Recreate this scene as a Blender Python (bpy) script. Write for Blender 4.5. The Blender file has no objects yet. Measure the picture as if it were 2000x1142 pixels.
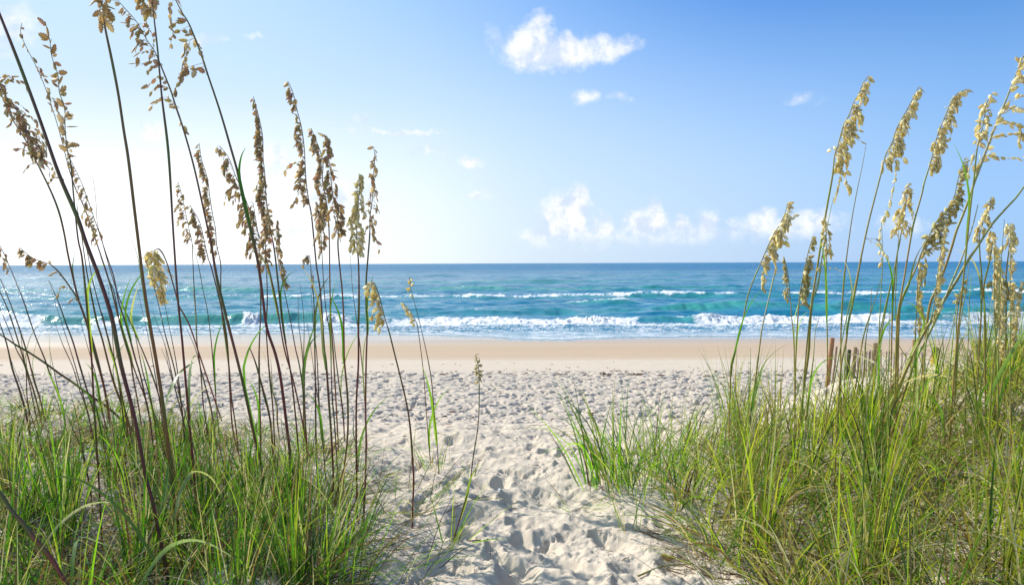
import bpy, math, random
import numpy as np
from mathutils import Matrix, Vector, Euler

rng = np.random.default_rng(7)
random.seed(7)
scene = bpy.context.scene

# ---------------------------------------------------------------- camera
ZC = 3.6                                   # eye height above the sea
F = 1570.0                                 # focal length in pixels of the 2000 px wide photograph
cam_d = bpy.data.cameras.new("camera")
cam = bpy.data.objects.new("camera", cam_d)
scene.collection.objects.link(cam)
scene.camera = cam
cam_d.sensor_width = 36.0
cam_d.lens = 36.0 * F / 2000.0
cam_d.clip_start = 0.05
cam_d.clip_end = 60000.0
PITCH = math.atan(57.0 / F)
ROLL = math.radians(0.23)
RM = (Matrix.Rotation(math.radians(90) - PITCH, 3, 'X') @ Matrix.Rotation(-ROLL, 3, 'Z'))
cam.matrix_world = Matrix.Translation((0, 0, ZC)) @ RM.to_4x4()
scene.render.resolution_x, scene.render.resolution_y = 1024, 584

# ---------------------------------------------------------------- light
SUN_AZ = math.radians(-50)                 # left of the view direction (+Y), seaward
SUN_EL = math.radians(35)
sun_dir = Vector((math.sin(SUN_AZ) * math.cos(SUN_EL), math.cos(SUN_AZ) * math.cos(SUN_EL), math.sin(SUN_EL)))
sd = bpy.data.lights.new("sun", 'SUN')
sd.energy = 5.0
sd.angle = math.radians(0.5)
sd.color = (1.0, 0.94, 0.85)
sun = bpy.data.objects.new("sun", sd)
scene.collection.objects.link(sun)
sun.rotation_euler = (-sun_dir).to_track_quat('-Z', 'Y').to_euler()

scene.view_settings.view_transform = 'Standard'
scene.view_settings.look = 'None'
scene.view_settings.exposure = 0.35
scene.view_settings.gamma = 1.0


class NT:
    """small helper to write node graphs"""
    def __init__(self, tree):
        self.t = tree
        self.t.nodes.clear()

    def n(self, typ, **kw):
        nd = self.t.nodes.new(typ)
        for k, v in kw.items():
            setattr(nd, k, v)
        return nd

    def link(self, a, b):
        self.t.links.new(a, b)

    def put(self, sock, v):
        if isinstance(v, bpy.types.NodeSocket):
            self.t.links.new(v, sock)
        elif v is not None:
            sock.default_value = v

    def math(self, op, a, b=None, c=None, clamp=False):
        nd = self.n('ShaderNodeMath', operation=op)
        nd.use_clamp = clamp
        for i, v in enumerate((a, b, c)):
            self.put(nd.inputs[i], v)
        return nd.outputs[0]

    def vmath(self, op, a, b=None):
        nd = self.n('ShaderNodeVectorMath', operation=op)
        self.put(nd.inputs[0], a)
        if b is not None:
            self.put(nd.inputs[1], b)
        return nd.outputs[0]

    def ramp(self, v, lo, hi, smooth=True, a=0.0, b=1.0):
        nd = self.n('ShaderNodeMapRange')
        nd.interpolation_type = 'SMOOTHSTEP' if smooth else 'LINEAR'
        self.put(nd.inputs[0], v)
        for i, x in zip((1, 2, 3, 4), (lo, hi, a, b)):
            self.put(nd.inputs[i], x)
        return nd.outputs[0]

    def mix(self, f, a, b, blend='MIX'):
        nd = self.n('ShaderNodeMix', data_type='RGBA')
        nd.blend_type = blend
        self.put(nd.inputs[0], f)
        self.put(nd.inputs[6], a)
        self.put(nd.inputs[7], b)
        return nd.outputs[2]

    def noise(self, vec, scale, detail=4, rough=0.55, dist=0.0, out=0):
        nd = self.n('ShaderNodeTexNoise')
        self.put(nd.inputs['Vector'], vec)
        nd.inputs['Scale'].default_value = scale
        nd.inputs['Detail'].default_value = detail
        nd.inputs['Roughness'].default_value = rough
        nd.inputs['Distortion'].default_value = dist
        return nd.outputs[out]

    def attr(self, name, out='Fac'):
        nd = self.n('ShaderNodeAttribute', attribute_name=name)
        return nd.outputs[out]


def c4(r, g, b):
    return (r, g, b, 1.0)


# ---------------------------------------------------------------- sky
world = bpy.data.worlds.new("World")
scene.world = world
world.use_nodes = True
w = NT(world.node_tree)
sky = w.n('ShaderNodeTexSky', sky_type='NISHITA')
sky.sun_disc = False
sky.sun_elevation = SUN_EL
sky.sun_rotation = SUN_AZ
sky.altitude = 0
sky.air_density = 1.0
sky.dust_density = 0.5
sky.ozone_density = 3.0
tc = w.n('ShaderNodeTexCoord')
sep = w.n('ShaderNodeSeparateXYZ')
w.link(tc.outputs['Generated'], sep.inputs[0])
dx, dy, dz = sep.outputs
az = w.math('ARCTAN2', dx, dy)                              # bearing, 0 = out to sea
el = w.math('ARCSINE', dz)
uv = w.n('ShaderNodeCombineXYZ')
w.link(az, uv.inputs[0]); w.link(el, uv.inputs[1])
uvv = uv.outputs[0]
# cumulus and wisps: (bearing, elevation, half width, half height, strength) in degrees
CL = [(3.8, 3.1, 2.3, 2.2, 1.25), (4.7, 4.2, .9, 1.9, 1.3), (2.2, 1.8, 2.4, 1.2, .8), (9.3, 2.7, 2.1, 1.5, 1.0), (10.1, 3.5, .75, 1.3, 1.0), (6.4, 2.2, 1.5, 1.6, .75),
      (13.7, 2.6, 1.4, 1.3, .9), (11.8, 2.6, .9, 1.0, .75), (17.4, 2.6, 1.3, 1.3, .8), (20.6, 2.4, 2.6, 1.5, .72), (5.5, 1.7, 6.5, 1.2, .66), (12.5, 2.1, 6.5, 1.3, .64), (18.5, 2.1, 5.5, 1.3, .6),
      (26.0, 2.2, 2.0, 1.2, .5),
      (1.5, 14.8, 2.9, 1.8, 1.05), (3.6, 14.5, 3.8, 1.5, 1.0), (6.8, 14.7, 3.2, 1.1, .66), (1.9, 16.2, 1.3, 1.2, .72), (-1.0, 15.4, 1.3, 1.6, .45),
      (5.3, 11.5, 1.3, .75, .72), (7.6, 11.3, 1.3, .5, .45), (20.0, 10.7, 2.4, .9, .33),
      (-20.3, 14.5, 1.5, .55, .62), (-17.5, 14.9, 1.1, .3, .4), (-8.0, 9.1, 5.0, .32, .7), (-10.6, 10.0, 1.2, .5, .6),
      (-6.2, 7.8, 2.0, .55, .5), (-2.9, 7.2, 1.3, .5, .62), (-2.5, 4.9, 1.7, .5, .6), (-12.5, 4.5, 4.0, 1.6, .75), (-10.0, 5.0, 1.0, 1.2, .6),
      (-16.5, 7.0, 2.0, 1.5, .6), (-14.5, 2.2, 7.0, .7, .6), (-24.0, 8.5, 1.2, .9, .7), (-34, 14, 5, 2.5, .8), (62, 13, 6, 3, .8), (75, 20, 9, 4, .9),
      (-60, 18, 9, 4, .8), (110, 16, 12, 5, .9), (-120, 22, 14, 6, .9), (175, 18, 12, 5, .9)]
wn = w.noise(uvv, 34.0, 6, 0.62, 0.2, out=1)
wn2 = w.vmath('SUBTRACT', wn, (0.5, 0.5, 0.5))
sc = w.n('ShaderNodeVectorMath', operation='SCALE')
w.link(wn2, sc.inputs[0]); sc.inputs[3].default_value = 0.028
warped = w.vmath('ADD', uvv, sc.outputs[0])
acc = None
for (a, e, hw, hh, s) in CL:
    d = w.vmath('SUBTRACT', warped, (math.radians(a), math.radians(e), 0))
    d = w.vmath('MULTIPLY', d, (1 / math.radians(hw), 1 / math.radians(hh), 0))
    ln = w.n('ShaderNodeVectorMath', operation='LENGTH')
    w.link(d, ln.inputs[0])
    v = w.ramp(ln.outputs['Value'], 0.0, 1.35, a=s, b=0.0)
    acc = v if acc is None else w.math('MAXIMUM', acc, v)
nz = w.noise(uvv, 30.0, 8, 0.6, 0.3)
nz2 = w.noise(uvv, 95.0, 5, 0.6)
dens = w.math('ADD', acc, w.math('MULTIPLY', w.math('SUBTRACT', nz, 0.50), 0.95))
dens = w.math('ADD', dens, w.math('MULTIPLY', w.math('SUBTRACT', nz2, 0.5), 0.5))
dens = w.math('MULTIPLY', dens, w.ramp(acc, 0.02, 0.25))
cmask = w.ramp(dens, 0.10, 0.90, a=0.0, b=0.95)
cmask = w.math('MULTIPLY', cmask, w.ramp(el, 0.004, 0.045))
# cloud body: brighter towards the top left, greyer in its folds
shade = w.noise(w.vmath('ADD', uvv, (0.006, -0.008, 0.0)), 48.0, 5, 0.6)
ccol = w.mix(w.ramp(w.math('SUBTRACT', nz, shade), -0.18, 0.14), c4(5.6, 6.4, 7.8), c4(8.2, 8.3, 8.4))
# milky band of sea haze low down
hsv = w.n('ShaderNodeHueSaturation')
hsv.inputs['Saturation'].default_value = 1.35
hsv.inputs['Value'].default_value = 1.0
w.link(sky.outputs[0], hsv.inputs['Color'])
sk = w.mix(1.0, hsv.outputs[0], c4(0.90, 1.04, 1.27), 'MULTIPLY')
sk = w.mix(w.ramp(az, math.radians(20), math.radians(-32), a=0.0, b=0.95), sk, c4(4.6, 6.5, 8.0))
# marine haze: blue to the right, milky under the sun at the left
low = w.ramp(el, math.radians(22), math.radians(1.5), a=0.0, b=0.88)
hz = w.mix(w.ramp(az, math.radians(30), math.radians(-6), smooth=False), c4(2.9, 4.8, 7.9), c4(6.4, 7.3, 8.1))
skyc = w.mix(low, sk, hz)
glow = w.math('MULTIPLY', w.ramp(az, math.radians(4), math.radians(-25)), w.ramp(el, math.radians(12.5), math.radians(1.5)))
skyc = w.mix(glow, skyc, c4(10.0, 10.2, 10.4))
final = w.mix(cmask, skyc, ccol)
bg = w.n('ShaderNodeBackground')
bg.inputs['Strength'].default_value = 0.1
w.link(final, bg.inputs['Color'])
wo = w.n('ShaderNodeOutputWorld')
w.link(bg.outputs[0], wo.inputs['Surface'])
world.cycles.sampling_method = 'MANUAL'
world.cycles.sample_map_resolution = 1024


# ---------------------------------------------------------------- numeric helpers
def tile(n, beta, seed, lo=0.0):
    """periodic noise tile with a power-law spectrum, unit standard deviation"""
    r = np.random.default_rng(seed)
    f = np.fft.rfft2(r.standard_normal((n, n)))
    ky = np.fft.fftfreq(n)[:, None] * n
    kx = np.fft.rfftfreq(n)[None, :] * n
    k = np.sqrt(kx * kx + ky * ky)
    k[0, 0] = 1
    f *= k ** (-beta / 2.0)
    f[k < lo] = 0
    o = np.fft.irfft2(f, s=(n, n))
    return ((o - o.mean()) / o.std()).astype(np.float32)


T1 = tile(512, 2.4, 1, 3)
T2 = tile(512, 1.6, 2, 4)
T3 = tile(512, 3.2, 3, 2)


def samp(T, x, y):
    """bilinear periodic lookup; x, y in tile periods"""
    n = T.shape[0]
    fx = np.asarray(x) * n
    fy = np.asarray(y) * n
    ix = np.floor(fx).astype(np.int64)
    iy = np.floor(fy).astype(np.int64)
    tx = fx - ix
    ty = fy - iy
    ix0, iy0, ix1, iy1 = ix % n, iy % n, (ix + 1) % n, (iy + 1) % n
    return ((T[iy0, ix0] * (1 - tx) + T[iy0, ix1] * tx) * (1 - ty) + (T[iy1, ix0] * (1 - tx) + T[iy1, ix1] * tx) * ty)


def sstep(x, a, b):
    t = np.clip((x - a) / (b - a), 0, 1)
    return t * t * (3 - 2 * t)


def link_obj(o, parent=None):
    scene.collection.objects.link(o)
    if parent is not None:
        o.parent = parent
    return o


def mesh_obj(name, V, Q=None, T=None, mat=None, parent=None, attrs=None, col=None, smooth=True, loc=None):
    """one mesh object from numpy arrays; Q quads, T triangles; attrs: point float attributes; col: point colours"""
    me = bpy.data.meshes.new(name)
    V = np.asarray(V, dtype=np.float32).reshape(-1, 3)
    nq = 0 if Q is None else len(Q)
    nt = 0 if T is None else len(T)
    idx = []
    if nq: idx.append(np.asarray(Q, dtype=np.int32).ravel())
    if nt: idx.append(np.asarray(T, dtype=np.int32).ravel())
    idx = np.concatenate(idx)
    starts = np.concatenate([np.arange(nq, dtype=np.int32) * 4, nq * 4 + np.arange(nt, dtype=np.int32) * 3])
    me.vertices.add(len(V)); me.loops.add(len(idx)); me.polygons.add(nq + nt)
    me.vertices.foreach_set('co', V.ravel())
    me.loops.foreach_set('vertex_index', idx)
    me.polygons.foreach_set('loop_start', starts)
    me.polygons.foreach_set('use_smooth', np.full(nq + nt, smooth))
    me.update(calc_edges=True)
    for k, a in (attrs or {}).items():
        at = me.attributes.new(k, 'FLOAT', 'POINT')
        at.data.foreach_set('value', np.asarray(a, dtype=np.float32).ravel())
    if col is not None:
        at = me.attributes.new('tint', 'FLOAT_COLOR', 'POINT')
        c = np.ones((len(V), 4), dtype=np.float32)
        c[:, :3] = col
        at.data.foreach_set('color', c.ravel())
    if mat: me.materials.append(mat)
    o = bpy.data.objects.new(name, me)
    if loc is not None: o.location = loc
    return link_obj(o, parent)


def new_mat(name):
    m = bpy.data.materials.new(name)
    m.use_nodes = True
    t = NT(m.node_tree)
    return m, t


def finish(t, shader):
    o = t.n('ShaderNodeOutputMaterial')
    t.link(shader, o.inputs['Surface'])


# ---------------------------------------------------------------- terrain
PY = np.array([-60, 0, 2, 3.5, 5, 7, 9, 12, 16, 20, 24, 42, 60, 120, 400.])
PZ = np.array([-1.0, -1.03, -1.02, -1.0, -1.07, -1.42, -1.83, -2.33, -2.62, -2.77, -2.92, -3.62, -4.6, -7, -12])


def ground_rel(x, y):
    """smooth terrain height relative to the eye"""
    x = np.asarray(x, dtype=np.float64); y = np.asarray(y, dtype=np.float64)
    z = np.interp(y - 0.25, PY, PZ) * 0.5 + np.interp(y + 0.25, PY, PZ) * 0.5
    dune = sstep(y, 13, 6)
    zr = 0.42 * sstep(x - 0.12 * y, 0.55, 3.2) * sstep(y, 14, 7)
    zr = zr + 0.22 * sstep(x, 2.2, 5.5) * sstep(y, 17, 5.5)
    zl = 0.16 * sstep(-x - 0.10 * y, 0.2, 2.2) * dune
    z = z + zr + zl
    z = z + dune * 0.035 * (np.sin(x * 1.3 + 0.6) * np.cos(y * 1.1) + 0.6 * np.sin(x * 2.3 + y * 1.7))
    return z


R3 = np.array(RM)


def ray(px, py):
    d = R3 @ np.array([(px - 1000) / F, -(py - 571) / F, -1.0])
    return d / d[1]                       # per unit of distance along +Y


def hit(px, py, dmax=40.0):
    """where the line of sight through a photo pixel meets the smooth ground"""
    d = ray(px, py)
    ys = np.linspace(0.6, dmax, 4000)
    g = ground_rel(d[0] * ys, ys)
    h = d[2] * ys - g
    i = np.argmax(h < 0)
    if h[i] >= 0:
        return None
    y = ys[i]
    return Vector((d[0] * y, y, ZC + float(ground_rel(d[0] * y, y))))


def at(px, py, y):
    d = ray(px, py)
    return Vector((d[0] * y, y, ZC + d[2] * y))


# relief raster of the trodden sand
RX0, RX1, RY0, RY1, RS = -20.0, 20.0, 0.4, 30.0, 0.014
NXR, NYR = int((RX1 - RX0) / RS), int((RY1 - RY0) / RS)
xs = RX0 + np.arange(NXR) * RS
ys = RY0 + np.arange(NYR) * RS
RX, RYg = np.meshgrid(xs.astype(np.float32), ys.astype(np.float32))
relief = 0.016 * samp(T3, RX / 4.1, RYg / 4.1).astype(np.float32) + 0.0022 * samp(T1, RX / 2.1, RYg / 2.1).astype(np.float32)
trod = (sstep(RYg, 21.2, 19.2) * 1.0).astype(np.float32)
farf = sstep(RYg, 5.0, 9.0).astype(np.float32)
relief += (0.0016 + .003 * farf) * samp(T2, RX / 2.3 + .3, RYg / 2.3).astype(np.float32) * trod
crumbly = np.clip(samp(T1, RX / 2.9 + .6, RYg / 2.9 + .1), 0, 2).astype(np.float32)
relief += (0.0010 + .0016 * farf) * crumbly * samp(T2, RX / 1.45, RYg / 1.45 + .4).astype(np.float32) * trod
relief *= (0.15 + 0.85 * trod)


def stamp(x, y, a, L, Wd, depth, rim, k=2.0):
    """press one footprint-like hollow into the raster, with a pushed-up rim"""
    R = max(L, Wd) * 1.9
    i0, i1 = int((x - R - RX0) / RS), int((x + R - RX0) / RS) + 1
    j0, j1 = int((y - R - RY0) / RS), int((y + R - RY0) / RS) + 1
    i0, j0 = max(i0, 0), max(j0, 0)
    i1, j1 = min(i1, NXR), min(j1, NYR)
    if i0 >= i1 or j0 >= j1: return
    X = RX[j0:j1, i0:i1] - x
    Y = RYg[j0:j1, i0:i1] - y
    ca, sa = math.cos(a), math.sin(a)
    u = (X * ca + Y * sa) / L
    v = (-X * sa + Y * ca) / Wd
    r = np.sqrt(u * u + v * v)
    relief[j0:j1, i0:i1] += -depth * np.exp(-r ** (2 * k)) + rim * np.exp(-((r - 1.3) / 0.28) ** 2)


# the trampled beach beyond the dune gap
for _ in range(17000):
    y = rng.uniform(5.2, 20.6)
    if y < 9.5 and rng.uniform() > ((y - 4.6) / 5) ** 1.4: continue
    x = rng.uniform(-1, 1) * min(19, 0.78 * y + 1.0)
    sc_ = rng.uniform(0.6, 1.25)
    stamp(x, y, rng.uniform(0, math.pi), (0.085 * sc_ if y < 10 else .105 * sc_), 0.042 * sc_, rng.uniform(0.015, 0.045 if y < 9 else 0.10) * sc_, rng.uniform(0.0, 0.010) * sc_, 2.2)
# footsteps through the gap in the dune
for _ in range(60):
    y = rng.uniform(1.6, 7.5)
    x = 0.10 * y - 0.15 + rng.normal() * (0.35 + 0.16 * y)
    sc_ = rng.uniform(0.5, 1.1)
    stamp(x, y, math.pi / 2 + rng.normal() * 0.6, 0.085 * sc_, 0.04 * sc_, rng.uniform(0.008, 0.026), rng.uniform(0.003, 0.01), 1.3)
# clear single prints that can be told apart in the photograph: (px, py, length, width, depth)
for (px, py, L, Wd, dp) in [(930, 945, .10, .05, .05), (978, 940, .09, .05, .045), (992, 966, .08, .045, .05), (925, 1003, .15, .10, .06),
                            (1012, 1015, .08, .05, .04), (1018, 1050, .10, .04, .06), (975, 1092, .07, .04, .05), (1010, 1118, .12, .07, .07),
                            (1110, 1105, .11, .05, .06), (905, 1038, .12, .06, .045), (1060, 1060, .12, .07, .03), (1000, 1140, .12, .08, .05),
                            (1200, 1050, .13, .06, .035), (1240, 1120, .16, .08, .04), (1320, 1110, .14, .07, .04), (1068, 888, .07, .045, .045),
                            (1043, 878, .07, .04, .04), (1098, 883, .06, .04, .04), (936, 882, .09, .05, .045), (962, 879, .06, .04, .04),
                            (885, 862, .06, .05, .04), (974, 842, .06, .04, .035), (1048, 852, .06, .04, .035), (998, 855, .05, .035, .035),
                            (860, 1095, .15, .06, .035), (1150, 1130, .10, .05, .04), (1040, 1020, .05, .03, .03), (820, 1000, .12, .07, .04)]:
    p = hit(px, py)
    if p: stamp(p.x, p.y, math.pi / 2 + rng.normal() * 0.5, L * .8, Wd * .85, dp * .8, dp * 0.16, 1.6)
# a track of dents leading straight down to the water
for k_ in range(26):
    y = 8.5 + k_ * 0.45
    x = (1268 - 1000) / F * y + 0.07 * (-1) ** k_ + rng.normal() * .03
    stamp(x, y, math.pi / 2, .16, .07, .06, .015, 1.5)
relief -= relief.mean() * 0.5

crumb = np.zeros_like(relief)
for _ in range(0):            # crumbs and small clods near the lens
    y = rng.uniform(1.8, 6.0); x = 0.12 * y + rng.normal() * (0.6 + .25 * y)
    i, j = int((x - RX0) / RS), int((y - RY0) / RS)
    if 2 < i < NXR - 3 and 2 < j < NYR - 3:
        relief[j:j + 2, i:i + 2] += rng.uniform(0.001, 0.006)


# a finer raster for the sand close to the lens: crumbled prints, clods, wind ripples
FX0, FX1, FY0, FY1, FS = -2.2, 2.8, 1.5, 6.6, 0.0045
NXF, NYF = int((FX1 - FX0) / FS), int((FY1 - FY0) / FS)
fxs, fys = np.meshgrid((FX0 + np.arange(NXF) * FS).astype(np.float32), (FY0 + np.arange(NYF) * FS).astype(np.float32))
rough = np.clip(samp(T1, fxs / 2.3 + .15, fys / 2.3 + .7) * .8 + .35, 0, 1.6)
fine = (0.0019 * rough * samp(T2, fxs / 0.9, fys / 0.9) + 0.0007 * samp(T2, fxs / .5 + .3, fys / .5)).astype(np.float32)


def fstamp(x, y, a, L, Wd, depth, rim, k, jag=0.0):
    Rr = max(L, Wd) * 1.8
    i0, i1 = max(0, int((x - Rr - FX0) / FS)), min(NXF, int((x + Rr - FX0) / FS) + 1)
    j0, j1 = max(0, int((y - Rr - FY0) / FS)), min(NYF, int((y + Rr - FY0) / FS) + 1)
    if i0 >= i1 or j0 >= j1: return
    X = fxs[j0:j1, i0:i1] - x; Yy = fys[j0:j1, i0:i1] - y
    u = (X * math.cos(a) + Yy * math.sin(a)) / L; v = (-X * math.sin(a) + Yy * math.cos(a)) / Wd
    r = np.sqrt(u * u + v * v) * (1 + jag * samp(T1, fxs[j0:j1, i0:i1] / .8, fys[j0:j1, i0:i1] / .8))
    fine[j0:j1, i0:i1] += -depth * np.exp(-r ** (2 * k)) + rim * np.exp(-((r - 1.25) / 0.22) ** 2)


for _ in range(110):                 # overlapping broken prints along the track
    y = rng.uniform(1.7, 6.3)
    x = 0.09 * y - .05 + rng.normal() * (.22 + .13 * y)
    q = rng.uniform(.5, 1.2)
    fstamp(x, y, math.pi / 2 + rng.normal() * .7, .075 * q, .034 * q, rng.uniform(.010, .030), rng.uniform(.0, .004), rng.uniform(1.6, 3.0), .25)
for _ in range(3600):                # clods and crumbs
    y = rng.uniform(1.6, 5.5)
    x = 0.09 * y + rng.normal() * (.25 + .17 * y)
    q = rng.uniform(.005, .014) * (1 if rng.random() < .93 else 2.0)
    fstamp(x, y, rng.uniform(0, 3), q, q * rng.uniform(.5, 1), -q * rng.uniform(.3, .8), 0, 1.2)


def relief_at(x, y):
    x = np.asarray(x); y = np.asarray(y)
    fx = np.clip((x - RX0) / RS, 0, NXR - 2.001); fy = np.clip((y - RY0) / RS, 0, NYR - 2.001)
    ix = fx.astype(np.int64); iy = fy.astype(np.int64)
    tx = fx - ix; ty = fy - iy
    h = (relief[iy, ix] * (1 - tx) + relief[iy, ix + 1] * tx) * (1 - ty) + (relief[iy + 1, ix] * (1 - tx) + relief[iy + 1, ix + 1] * tx) * ty
    m = sstep(x, RX0, RX0 + 1) * sstep(x, RX1, RX1 - 1) * sstep(y, RY1, RY1 - 2) * sstep(y, RY0, RY0 + .5)
    fx = np.clip((x - FX0) / FS, 0, NXF - 2.001); fy = np.clip((y - FY0) / FS, 0, NYF - 2.001)
    ix = fx.astype(np.int64); iy = fy.astype(np.int64); tx = fx - ix; ty = fy - iy
    hf = (fine[iy, ix] * (1 - tx) + fine[iy, ix + 1] * tx) * (1 - ty) + (fine[iy + 1, ix] * (1 - tx) + fine[iy + 1, ix + 1] * tx) * ty
    mf = sstep(x, FX0, FX0 + .5) * sstep(x, FX1, FX1 - .5) * sstep(y, FY1, FY1 - 1.6) * sstep(y, FY0, FY0 + .3)
    return h * m + hf * mf


def ground_z(x, y):
    return ZC + ground_rel(x, y) + relief_at(x, y)


def fan_grid(rows, ncol, aw, ab, outer, far):
    """grid whose rows run parallel to the shore; finer columns in the middle, wide skirts at both sides"""
    u = np.linspace(-1, 1, ncol)
    sk = np.array(outer)
    cols = []
    for y in rows:
        a = aw * max(y, 0.9) + ab
        out = a + (far - a) * sk
        cols.append(np.concatenate([-out[::-1], u * a, out]))
    X = np.array(cols)
    Y = np.repeat(np.array(rows)[:, None], X.shape[1], 1)
    return X, Y


def grid_quads(nr, nc):
    i = np.arange(nr - 1)[:, None] * nc + np.arange(nc - 1)[None, :]
    i = i.ravel()
    return np.stack([i, i + 1, i + 1 + nc, i + nc], 1)


rows = list(np.array([-3000, -900, -300, -100, -40, -15, -6, -2, 0, 0.8]))
y = 1.2
while y < 46:
    rows.append(y)
    y += (max(0.006, 0.0029 * y) if y < 6.6 else min(0.0036 * y, 0.042)) if y < 23 else (0.09 if y < 30 else 0.25)
rows += [48, 52, 58, 70, 90, 130, 200, 400]
X, Y = fan_grid(rows, 1000, 0.72, 0.30, [0.0006, 0.002, 0.005, 0.015, 0.05, 0.15, 0.4, 1.0], 4000.0)
Z = ground_z(X, Y)
V = np.stack([X, Y, Z], -1).reshape(-1, 3)

m_sand, t = new_mat("sand")
geo = t.n('ShaderNodeNewGeometry')
pos = geo.outputs['Position']
sp = t.n('ShaderNodeSeparateXYZ'); t.link(pos, sp.inputs[0])
n1 = t.noise(pos, 0.35, 4, 0.6)
n2 = t.noise(pos, 9.0, 6, 0.7)
n3 = t.noise(pos, 160.0, 3, 0.7)
flat = t.n('ShaderNodeMapping'); flat.inputs['Scale'].default_value = (0.07, 0.8, 1.0)
t.link(pos, flat.inputs[0])
n4 = t.noise(flat.outputs[0], 0.8, 5, 0.6)
dry = t.mix(n2, c4(.51, .435, .345), c4(.66, .57, .46))
dry = t.mix(t.ramp(n3, 0.62, 0.72), dry, c4(.24, .18, .135))
dry = t.mix(t.ramp(n3, 0.36, 0.28), dry, c4(.64, .58, .50))
reddish = t.noise(pos, 2.6, 5, 0.75)
dry = t.mix(t.ramp(reddish, 0.60, 0.72, a=0.0, b=0.6), dry, c4(.33, .22, .17))
beach = t.mix(n4, c4(.53, .44, .345), c4(.58, .495, .40))
yb = t.math('ADD', sp.outputs[1], t.math('MULTIPLY', t.math('SUBTRACT', n4, 0.5), 5.0))
spk = t.noise(flat.outputs[0], 14.0, 4, 0.75)
beach = t.mix(t.ramp(spk, 0.60, 0.70, a=0.0, b=0.55), beach, c4(.30, .22, .16))
dry = t.mix(t.ramp(sp.outputs[1], 6.0, 11.0, a=0.0, b=1.0), dry, t.mix(n2, c4(.42, .36, .295), c4(.58, .505, .42)))  # trodden zone greyer: shade of the dents put into the sand colour
col = t.mix(t.ramp(yb, 19.4, 21.2), dry, beach)
damp = t.mix(n4, c4(.41, .30, .20), c4(.52, .40, .285))
col = t.mix(t.ramp(yb, 23.7, 25.8), col, damp)
col = t.mix(t.ramp(yb, 30.5, 34.5), col, t.mix(n4, c4(.40, .31, .225), c4(.50, .40, .30)))
bs = t.n('ShaderNodeBsdfPrincipled')
t.link(col, bs.inputs['Base Color'])
t.link(t.ramp(yb, 29.0, 37.0, a=0.95, b=0.22), bs.inputs['Roughness'])
t.link(t.ramp(yb, 29.0, 36.0, a=0.2, b=0.6), bs.inputs['Specular IOR Level'])
bm = t.n('ShaderNodeBump'); bm.inputs['Strength'].default_value = 0.55; bm.inputs['Distance'].default_value = 0.018
near = t.ramp(sp.outputs[1], 6, 20, a=1.0, b=0.15)
t.link(t.math('MULTIPLY', t.math('ADD', t.math('MULTIPLY', n2, 0.8), t.math('MULTIPLY', n3, 0.45)), near), bm.inputs['Height'])
t.link(bm.outputs[0], bs.inputs['Normal'])
finish(t, bs.outputs[0])
sand = mesh_obj("sand_ground", V, Q=grid_quads(*X.shape), mat=m_sand)
sand["kind"] = "structure"
sand["label"] = "pale trodden beach sand running from the dune gap to the water"

# ---------------------------------------------------------------- sea
edge_px = np.array([-1500, 0, 300, 600, 850, 950, 1000, 1100, 1250, 1400, 2000, 3500.])
edge_y = np.array([41.5, 41.3, 40.0, 40.8, 38.5, 37.0, 34.6, 34.0, 36.0, 36.3, 34.6, 36])
edge_x = (edge_px - 1000) / F * edge_y
srows = []
y = 33.2
while y < 30000:
    srows.append(y)
    if y < 56: y += 0.10
    elif y < 76: y += 0.17
    elif y < 125: y += 0.33
    else: y += y * y / 9500.0 if y < 500 else y * 0.12
X, Y = fan_grid(srows, 820, 0.76, 1.0, [0.002, 0.006, 0.015, 0.05, 0.15, 0.4, 1.0], 30000.0)
E = np.interp(X, edge_x, edge_y) + 0.25 * samp(T1, X / 23.0, X * 0 + .2)
h = np.zeros_like(X); foam = np.zeros_like(X); teal = np.zeros_like(X)
chopf = sstep(Y, 44, 52)
r2 = np.random.default_rng(5)
for i in range(46):
    lam = 0.9 * (1.13 ** (i % 24)) * r2.uniform(.9, 1.1)
    th = math.pi / 2 + r2.normal() * 0.55
    k = 2 * math.pi / lam
    amp = 0.0055 * lam ** 0.85 * np.clip(lam * 190 / np.maximum(Y, 1) - .4, 0, 1)
    h += amp * np.sin(k * (X * math.cos(th) + Y * math.sin(th)) + r2.uniform(0, 6.3)) * (0.15 + 0.85 * chopf)


def prof(xv, pts):
    p = np.array(pts, dtype=float)
    return np.interp(xv, p[:, 0], p[:, 1])


def wave(D0, wob, Hpts, wf, wb, foampts, seed, crest=0.25, back=1.5, tealk=1.0, fcol=1.0):
    """a crest line parallel to shore: steep face on the near side; foam painted on the crest where it breaks"""
    global h, foam, teal
    PX = X / Y * F + 1000
    Dn = D0 + wob * samp(T3, X / (D0 * 1.6) + seed * .37, X * 0 + seed * .11) + .12 * wob * samp(T3, X / 33.0, X * 0 + seed * .21)
    s = Y - Dn
    H = prof(PX, Hpts) * (1 + 0.10 * samp(T3, X / 31.0, X * 0 + seed * .3))
    g = np.where(s < 0, np.exp(-np.abs(s / wf) ** 2.2), np.exp(-np.abs(s / wb) ** 1.4))
    h = h + H * g
    fm = prof(PX, foampts)
    lump = samp(T2, X / 6.0 + seed, Y / 6.0)
    f = fm * np.where(s < 0, np.exp(-np.abs(s / (crest * 1.2)) ** 2), np.exp(-np.abs(s / back) ** 1.2)) * (1 + .45 * lump) * (1 + .45 * samp(T1, X / 21.0, X * 0 + seed * .77))
    foam = np.maximum(foam, f * fcol)
    tl = np.clip(H / 0.5, 0, 1.1) * np.exp(-np.abs((s + wf * .55) / (wf * 1.1)) ** 2) * tealk
    teal = np.maximum(teal, tl)
    return s, H, fm, PX


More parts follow.
